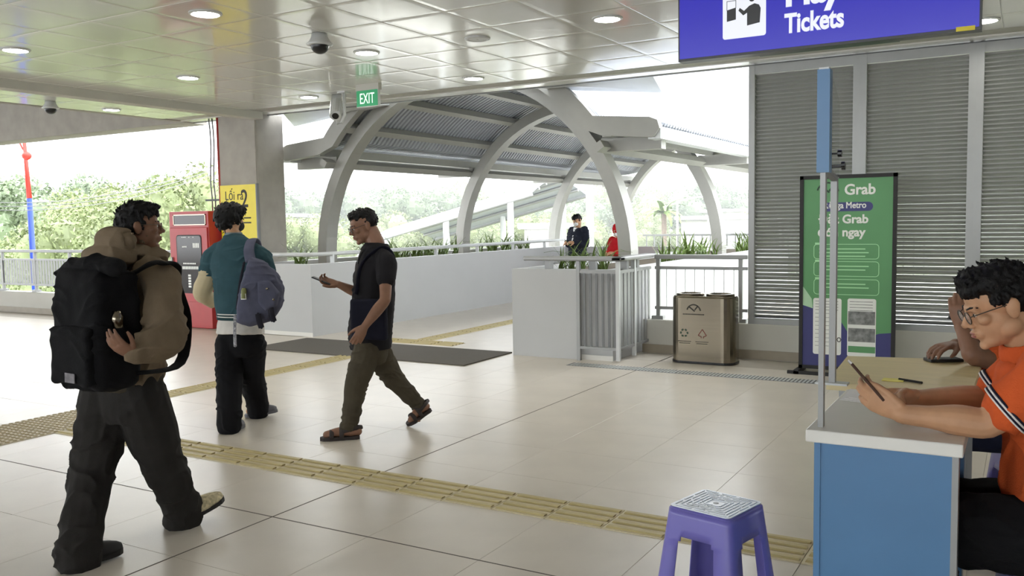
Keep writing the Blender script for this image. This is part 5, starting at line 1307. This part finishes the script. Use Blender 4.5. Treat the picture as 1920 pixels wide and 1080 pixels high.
# ---- two people on the landing beyond the bridge
def far_person(px, py, depth, face, jacket, label, hood=False, phone=True):
    base = P(px, py, depth); hc = base.copy(); lat = face.cross(ZX).normalized(); nek = hc - ZX*.15 - face*.03; pel = hc - ZX*.72; che = hc - ZX*.42
    p = person((hc.x, hc.y, 0), label); R_ = frame(face*.93 - ZX*.35, ZX); bd = MB(); T = head(bd, hc, R_, 1.0); limb(bd, [nek, T((0, -.03, -.05))], [.056, .052]); limb(bd, [pel, che, nek], [.09, .1, .06])
    for e in (-1, 1):
        S_ = nek + lat*e*.18 - ZX*.06; E_ = S_ - ZX*.27 + face*.03 + lat*e*.04; W_ = E_ + face*.20 - lat*e*.10 + ZX*.05; limb(bd, [S_, E_, W_], [.045, .04, .027]); hand(bd, W_, face*.8 - lat*e*.5, ZX + lat*e, ZX*.4 + face, (0.4, .45, .5, .5))
        H_ = pel + lat*e*.09; K_ = H_ - ZX*.43 + face*.02; A_ = K_ - ZX*(K_.z - .09); limb(bd, [H_, K_, A_], [.07, .05, .04]); f_ = A_ - face*.05; f_.z = 0.012; foot(bd, f_, f_ + face*.24, A_)
    body(bd, SK3, p, 0.007, 2); face_parts(p, T, R_, lips=False)
    q = MB(); torso(q, [pel - ZX*.04, che, nek.lerp(che, .4), nek.lerp(che, .12), nek], lat, [(.20, .15), (.20, .15), (.21, .13), (.16, .10), (.08, .075)])
    for e in (-1, 1):
        S_ = nek + lat*e*.18 - ZX*.06; E_ = S_ - ZX*.27 + face*.03 + lat*e*.04; W_ = E_ + face*.20 - lat*e*.10 + ZX*.05; limb(q, [S_ - lat*e*.06, S_, E_, W_.lerp(E_, .1)], [.075, .085, .075, .05])
    wear('jacket', q, jacket, p, voxel=.012, disp=.01, seed=71)
    q = MB(); torso(q, [pel - ZX*.12, pel + ZX*.02], lat, [(.16, .12), (.17, .13)])
    for e in (-1, 1):
        H_ = pel + lat*e*.09; K_ = H_ - ZX*.43 + face*.02; A_ = K_ - ZX*(K_.z - .09); limb(q, [H_, K_, A_], [.11, .085, .075])
    wear('trousers', q, cloth('far_trousers', (34, 34, 42)), p, voxel=.012)
    if hood:
        q = MB(); q.ball(T((0, -.02, .02)), (.105, .115, .125), 16, 12, R_); q.ball(T((0, -.03, -.09)), (.11, .1, .06), 16, 10, R_); wear('hood', q, jacket, p, voxel=.01, disp=.01)
    else: hair(p, T, R_, 1.0, [((0, -.030, .030), (.082, .086, .08)), ((0, .005, .072), (.08, .094, .05)), ((0, .06, .065), (.06, .03, .03))], 50, 73, voxel=.008)
    q = MB(); q.ball(T((0, .06, -.05)), (.056, .054, .05), 14, 10, R_); q.build('face_mask', M['paper'], p, smooth=True)
    if not hood:
        q = MB(); torso(q, [che + face*.075, nek + face*.055], lat, [(.035, .08), (.05, .05)]); q.build('scarf', M['paper'], p, smooth=True)
    return p
far_person(1082, 413, 17.6, (AX*-.75 - BX*.66).normalized(), cloth('navy_jacket', (34, 36, 48)), 'masked person in a dark navy jacket looking down on the far landing')
far_person(1158, 432, 17.3, (AX*-.8 - BX*.6).normalized(), cloth('red_jacket', (196, 32, 40)), 'person in a red hooded jacket half hidden behind the white arch', hood=True)
# ------------------------------------------------------------------ outside: ground, trees, lamps, far roofs
GZ = -6.5
o = MB().add([(-900, 10.5, GZ), (600, 10.5, GZ), (600, 900, GZ), (-900, 900, GZ)], [(0, 1, 2, 3)]).build('ground_outside', M['ground']); tag(o, kind='structure')
o = MB().box((-70, 34, GZ), (10, 62, GZ+0.02)).build('ground_paving', M['asphalt']); tag(o, kind='structure')
def crown(seed, n, rx, rz, leaf, m):
    r = random.Random(seed); mb = MB()
    lobes = [(V((r.uniform(-.6, .6)*rx, r.uniform(-.6, .6)*rx, r.uniform(-.35, .65)*rz)), r.uniform(.35, .6)) for k in range(11)]
    for k in range(n):
        c, s = r.choice(lobes)
        d = V((r.gauss(0, 1), r.gauss(0, 1), r.gauss(0, 1))).normalized()
        q = c + V((d.x*rx, d.y*rx, d.z*rz))*s*(0.75 + 0.3*r.random())
        a = V((r.gauss(0, 1), r.gauss(0, 1), r.gauss(0, .6))).normalized(); b = a.cross(V((r.gauss(0,1), r.gauss(0,1), r.gauss(0,1)))).normalized()
        L = leaf*r.uniform(.6, 1.3); w = L*0.42
        mb.add([q - a*L, q + b*w, q + a*L, q - b*w], [(0, 1, 2, 3)])
    for c, s in lobes:                           # the dense inside of every lobe
        mb.ball(c, (rx*s*0.72, rx*s*0.72, rz*s*0.72), 9, 6)
    me = bpy.data.meshes.new('crown'); me.from_pydata([tuple(v) for v in mb.v], [], mb.f); me.materials.append(M[m]); me.update(); return me
CRN = [crown(1, 16000, 3.4, 3.2, 0.10, 'tree'), crown(2, 6500, 3.2, 3.6, 0.15, 'tree'), crown(3, 6500, 3.6, 3.0, 0.17, 'tree2')]
TRK = MB().tube([(0, 0, 0), (0.1, 0, 2), (0, 0.1, 4.5), (0.1, 0, 6)], [0.28, 0.2, 0.15, 0.06], 8).mesh('trunk'); TRK.materials.append(M['trunk'])
# low white buildings far off
SHEDS = []
def shed(px0, px1, top_py, base_py, depth, lab):
    a, b_ = P(px0, top_py, depth), P(px1, top_py, depth); d = (b_ - a); d.z = 0; L = d.length; d.normalize(); n_ = V((-d.y, d.x, 0)); c = (a + b_)/2
    SHEDS.append((a, b_, depth))
    e = empty('low_building', (c.x, c.y, GZ), lab, 'building')
    MB().obox((c.x, c.y, (GZ + a.z)/2), d*L/2, n_*5, V((0, 0, (a.z-GZ)/2))).build('wall', M['bwhite'], e)
    MB().obox((c.x, c.y, a.z+0.15), d*(L/2+0.5), n_*5.5, V((0, 0, 0.15))).build('roof', M['roof'], e)
    for k in range(max(1, int(L/4))):
        q = a + d*(2 + 4*k) - n_*5.02; MB().obox((q.x, q.y, a.z-1.6), d*0.9, n_*0.05, V((0, 0, 0.6))).build('window', M['alu'], e)
shed(1300, 1372, 412, 440, 70, 'low white building beyond the palm and the street lamp')
shed(1340, 1420, 398, 430, 95, 'long pale building seen beside the louvre wall')
shed(985, 1050, 428, 450, 58, 'low pale shed behind the bridge arches')
shed(545, 575, 408, 430, 80, 'small pale house seen beside the concrete column')
rt = random.Random(5)
CR = [max(math.hypot(v.co.x, v.co.y) for v in m_.vertices) for m_ in CRN]
TAKEN = []                                     # ground circles already in use: x, y, radius
def tree(x, y, top, ci, lab, grp, wide):
    """top: height of the crown above the walking level"""
    h = top - GZ; s = h/9.6
    t = empty('tree', (x, y, GZ), lab, 'tree', grp)
    place('trunk', TRK, (x, y, GZ), t, 0, (s, s, s)); place('crown', CRN[ci], (x, y, GZ + h*0.66), t, rt.uniform(0, 6), (s*wide, s*wide, s))
def tpx(px, depth, top_py, ci, lab, grp, wide):
    """stands on the line of sight at the first depth where its crown is clear of the others"""
    while True:
        p = P(px, top_py, depth); r = CR[ci]*wide*(p.z - GZ)/9.6
        if all(math.hypot(p.x - x, p.y - y) > (r + q)*0.97 for x, y, q in TAKEN): break
        depth += 0.5
    TAKEN.append((p.x, p.y, r)); tree(p.x, p.y, p.z, ci, lab, grp, wide)
for a_, b_, d_ in SHEDS:                         # the buildings, as rows of circles
    n_ = max(2, int((b_ - a_).length/4) + 1)
    for k in range(n_): q = a_.lerp(b_, k/(n_-1)); TAKEN += [(q.x, q.y, 7.4)]
for px, d in ((1245, 62), (1270, 60), (954, 55)): q = P(px, 400, d); TAKEN.append((q.x, q.y, 2.2 if px == 1245 else 0.9))
q = P(45, 258, 19); TAKEN.append((q.x, q.y, 0.8))
for px, d, ty_ in ((275, 24, 312), (120, 26, 352), (372, 28, 330), (200, 30, 340), (300, 34, 325)):
    tpx(px, d, ty_, 0, 'big leafy light green tree beyond the terrace railing', 'trees beyond the terrace', 0.72)
for px, d, ty_ in ((20, 45, 335), (95, 48, 330), (-60, 45, 330), (200, 50, 325), (430, 46, 330), (330, 50, 322)):
    tpx(px, d, ty_, 2, 'hazy dull green tree behind the terrace trees', 'second row of trees', 0.8)
for k in range(16):
    px = 560 + (k*5 % 16)*56 + rt.uniform(-15, 15)
    tpx(px, 60, 398 + rt.uniform(-8, 22), rt.choice((0, 1)), 'low bushy tree beyond the bridge paving', 'low trees beyond the bridge', 0.85)
for k in range(34):
    px = 480 + (k*9 % 34)*30 + rt.uniform(-12, 12)
    tpx(px, 98, 352 + rt.uniform(-16, 26), rt.choice((1, 2)), 'hazy tree on the far green slope beyond the bridge', 'trees on the far slope', 0.85)
# far hill
hl = MB(); rows = []
for i in range(41):
    x = -320 + i*10; r_ = []
    for j in range(8):
        y = 180 + j*30; z = GZ + (10 + 5*noise.noise(V((x*0.011, 3.3, 0))))*math.sin(PI*min(1, j/5.0)/1.0*0.5)*2.2
        r_.append(V((x, y, z)))
    rows.append(r_)
hl.loft(rows, False, False, closed=False); o = hl.build('hill_far', M['tree2'], smooth=True); tag(o, kind='structure')
# palm
pp_ = P(1245, 440, 62); pt = P(1245, 398, 62)
pm = empty('palm_tree', (pp_.x, pp_.y, GZ), 'small palm tree with arching fronds beyond the bridge', 'tree')
MB().tube([(pt.x, pt.y, GZ), (pt.x, pt.y, pt.z)], [0.25, 0.18], 8).build('trunk', M['trunk'], pm)
fr = MB(); rq = random.Random(2)
for k in range(16):
    a = 2*PI*k/16 + rq.uniform(-.2, .2); el = rq.uniform(0.1, 1.2); p = V((pt.x, pt.y, pt.z)); d = V((math.cos(a), math.sin(a), 0)); sv = V((-math.sin(a), math.cos(a), 0)); rws = []
    for q in range(6):
        t = q/5; w = 0.28*(1-t*0.8); rws.append((p - sv*w - V((0, 0, w*.4)), p, p + sv*w - V((0, 0, w*.4)))); an = el - t*1.7; p = p + (d*math.cos(an) + V((0, 0, math.sin(an))))*0.42
    fr.add([c for r_ in rws for c in r_], [(q*3+e, q*3+e+1, q*3+4+e, q*3+3+e) for q in range(5) for e in (0, 1)])
fr.build('frond_crown', M['leaf'], pm)
# lamp posts
def lamp_post(px, base_py, top_py, depth, lab, arm=1.2):
    t = P(px, top_py, depth); r = empty('street_lamp', (t.x, t.y, GZ), lab, 'street lamp')
    MB().tube([(t.x, t.y, GZ), (t.x, t.y, t.z)], [0.12, 0.06], 8).build('pole', M['bwhite'], r, smooth=True)
    MB().tube([(t.x, t.y, t.z), (t.x+arm*.8, t.y+arm*.5, t.z+0.25)], [0.05, 0.04], 6).build('arm', M['bwhite'], r)
    MB().obox((t.x+arm*.95, t.y+arm*.6, t.z+0.28), (0.35, 0.2, 0.03), (-0.06, 0.1, 0), (0, 0, 0.05)).build('lamp_head', M['bwhite'], r)
lamp_post(1270, 440, 378, 60, 'pale street lamp rising behind the palm tree')
lamp_post(954, 440, 388, 55, 'pale street lamp between two bridge arches')
t = P(45, 258, 19); mid = P(55, 372, 19)
sl = empty('street_lamp', (t.x, t.y, GZ), 'tall lamp post painted red above and blue below, beyond the terrace', 'street lamp')
MB().tube([(mid.x+0.06, mid.y, GZ), (mid.x, mid.y, mid.z)], [0.085, 0.055], 10).build('lower_pole', M['pole_blue'], sl, smooth=True)
MB().tube([(mid.x, mid.y, mid.z), (t.x, t.y, t.z)], [0.055, 0.035], 10).build('upper_pole', M['pole_red'], sl, smooth=True)
MB().ball(P(50, 292, 19), (0.10, 0.10, 0.09), 10, 8).build('collar', M['pole_red'], sl, smooth=True)
MB().tube([P(45, 258, 19), P(38, 255, 19), P(22, 263, 19)], [0.035, 0.03, 0.028], 8).build('arm', M['pole_red'], sl, smooth=True)
MB().tube([P(49, 288, 19), P(42, 278, 19), P(37, 268, 19), P(36, 257, 19)], 0.02, 6).build('brace', M['pole_red'], sl, smooth=True)
# overhead wires
for k, (a, b_) in enumerate((((-40, 385), (400, 318)), ((-40, 378), (400, 312)), ((-40, 392), (400, 326)))):
    A, B = P(a[0], a[1], 17.5), P(b_[0], b_[1], 17); pts = []
    for q in range(13):
        s = q/12; p = A.lerp(B, s); p.z -= 0.25*4*s*(1-s); pts.append(p)
    o = MB().tube(pts, 0.008, 5).build('overhead_wire', M['alu']); tag(o, 'thin overhead power wire crossing before the terrace trees', 'wire', 'overhead power wires')
# covered stairs running down from the landing
es = empty('stair_canopy', (-14, 20.5, 0), 'long sloping roof of pale ribbed sheets over the stairs beyond the bridge', 'canopy')
A = onY(1045, 345, 21.0); B = onY(690, 452, 21.0)
d = (B - A); L = d.length; d.normalize(); side = V((0, 1, 0)); nn = d.cross(side).normalized()
if nn.z < 0: nn = -nn
W = 3.4
m = MB()
for i in range(13):
    t0 = -W/2 + W*i/12
rws = []
for i in range(25):
    v = -W/2 + W*i/24; hgt = 0.42*math.cos(PI*v/W)
    off = A + side*(v + W/2) + nn*hgt
    rws.append([off + d*0.8, off + d*L])
m.loft([[p for p in r_] for r_ in rws], False, False, closed=False); o = m.build('roof_sheet', M['roof'], es); md = o.modifiers.new('t', 'SOLIDIFY'); md.thickness = 0.03
for i in range(8):
    v = -W/2 + W*i/7; hgt = 0.42*math.cos(PI*v/W) - 0.07; off = A + side*(v + W/2) + nn*hgt
    MB().tube([off + d*0.8, off + d*L], 0.045, 6).build('rib', M['alu'], es)
for k in range(3):
    s = (k+0.7)/3*L; p = A + d*s + side*0.1
    MB().tube([(p.x, p.y, GZ), (p.x, p.y, p.z+0.05)], 0.09, 8).build('post', M['white_metal'], es)
    p2 = p + side*(W-0.2); MB().tube([(p2.x, p2.y, GZ), (p2.x, p2.y, p2.z+0.05)], 0.09, 8).build('post', M['white_metal'], es)
cl_ = P(1106, 400, 24); o = MB().tube([(cl_.x, cl_.y, GZ), (cl_.x, cl_.y, 3.6)], 0.10, 12).build('round_post', M['white_metal'], smooth=True); tag(o, 'slim white steel post standing behind the person in the dark jacket', 'post')

# morning haze over the land outside
hz = MB().box((-420, 26, GZ - 1), (260, 420, 60)).build('haze', None)
hm = bpy.data.materials.new('haze'); hm.use_nodes = True; hn = hm.node_tree; hn.nodes.remove(hn.nodes['Principled BSDF'])
vs_ = hn.nodes.new('ShaderNodeVolumeScatter'); vs_.inputs['Density'].default_value = 0.0032; vs_.inputs['Color'].default_value = (0.97, 0.98, 1, 1); vs_.inputs['Anisotropy'].default_value = 0.2
hn.links.new(vs_.outputs['Volume'], hn.nodes['Material Output'].inputs['Volume']); hz.data.materials.clear(); hz.data.materials.append(hm); tag(hz, kind='structure')
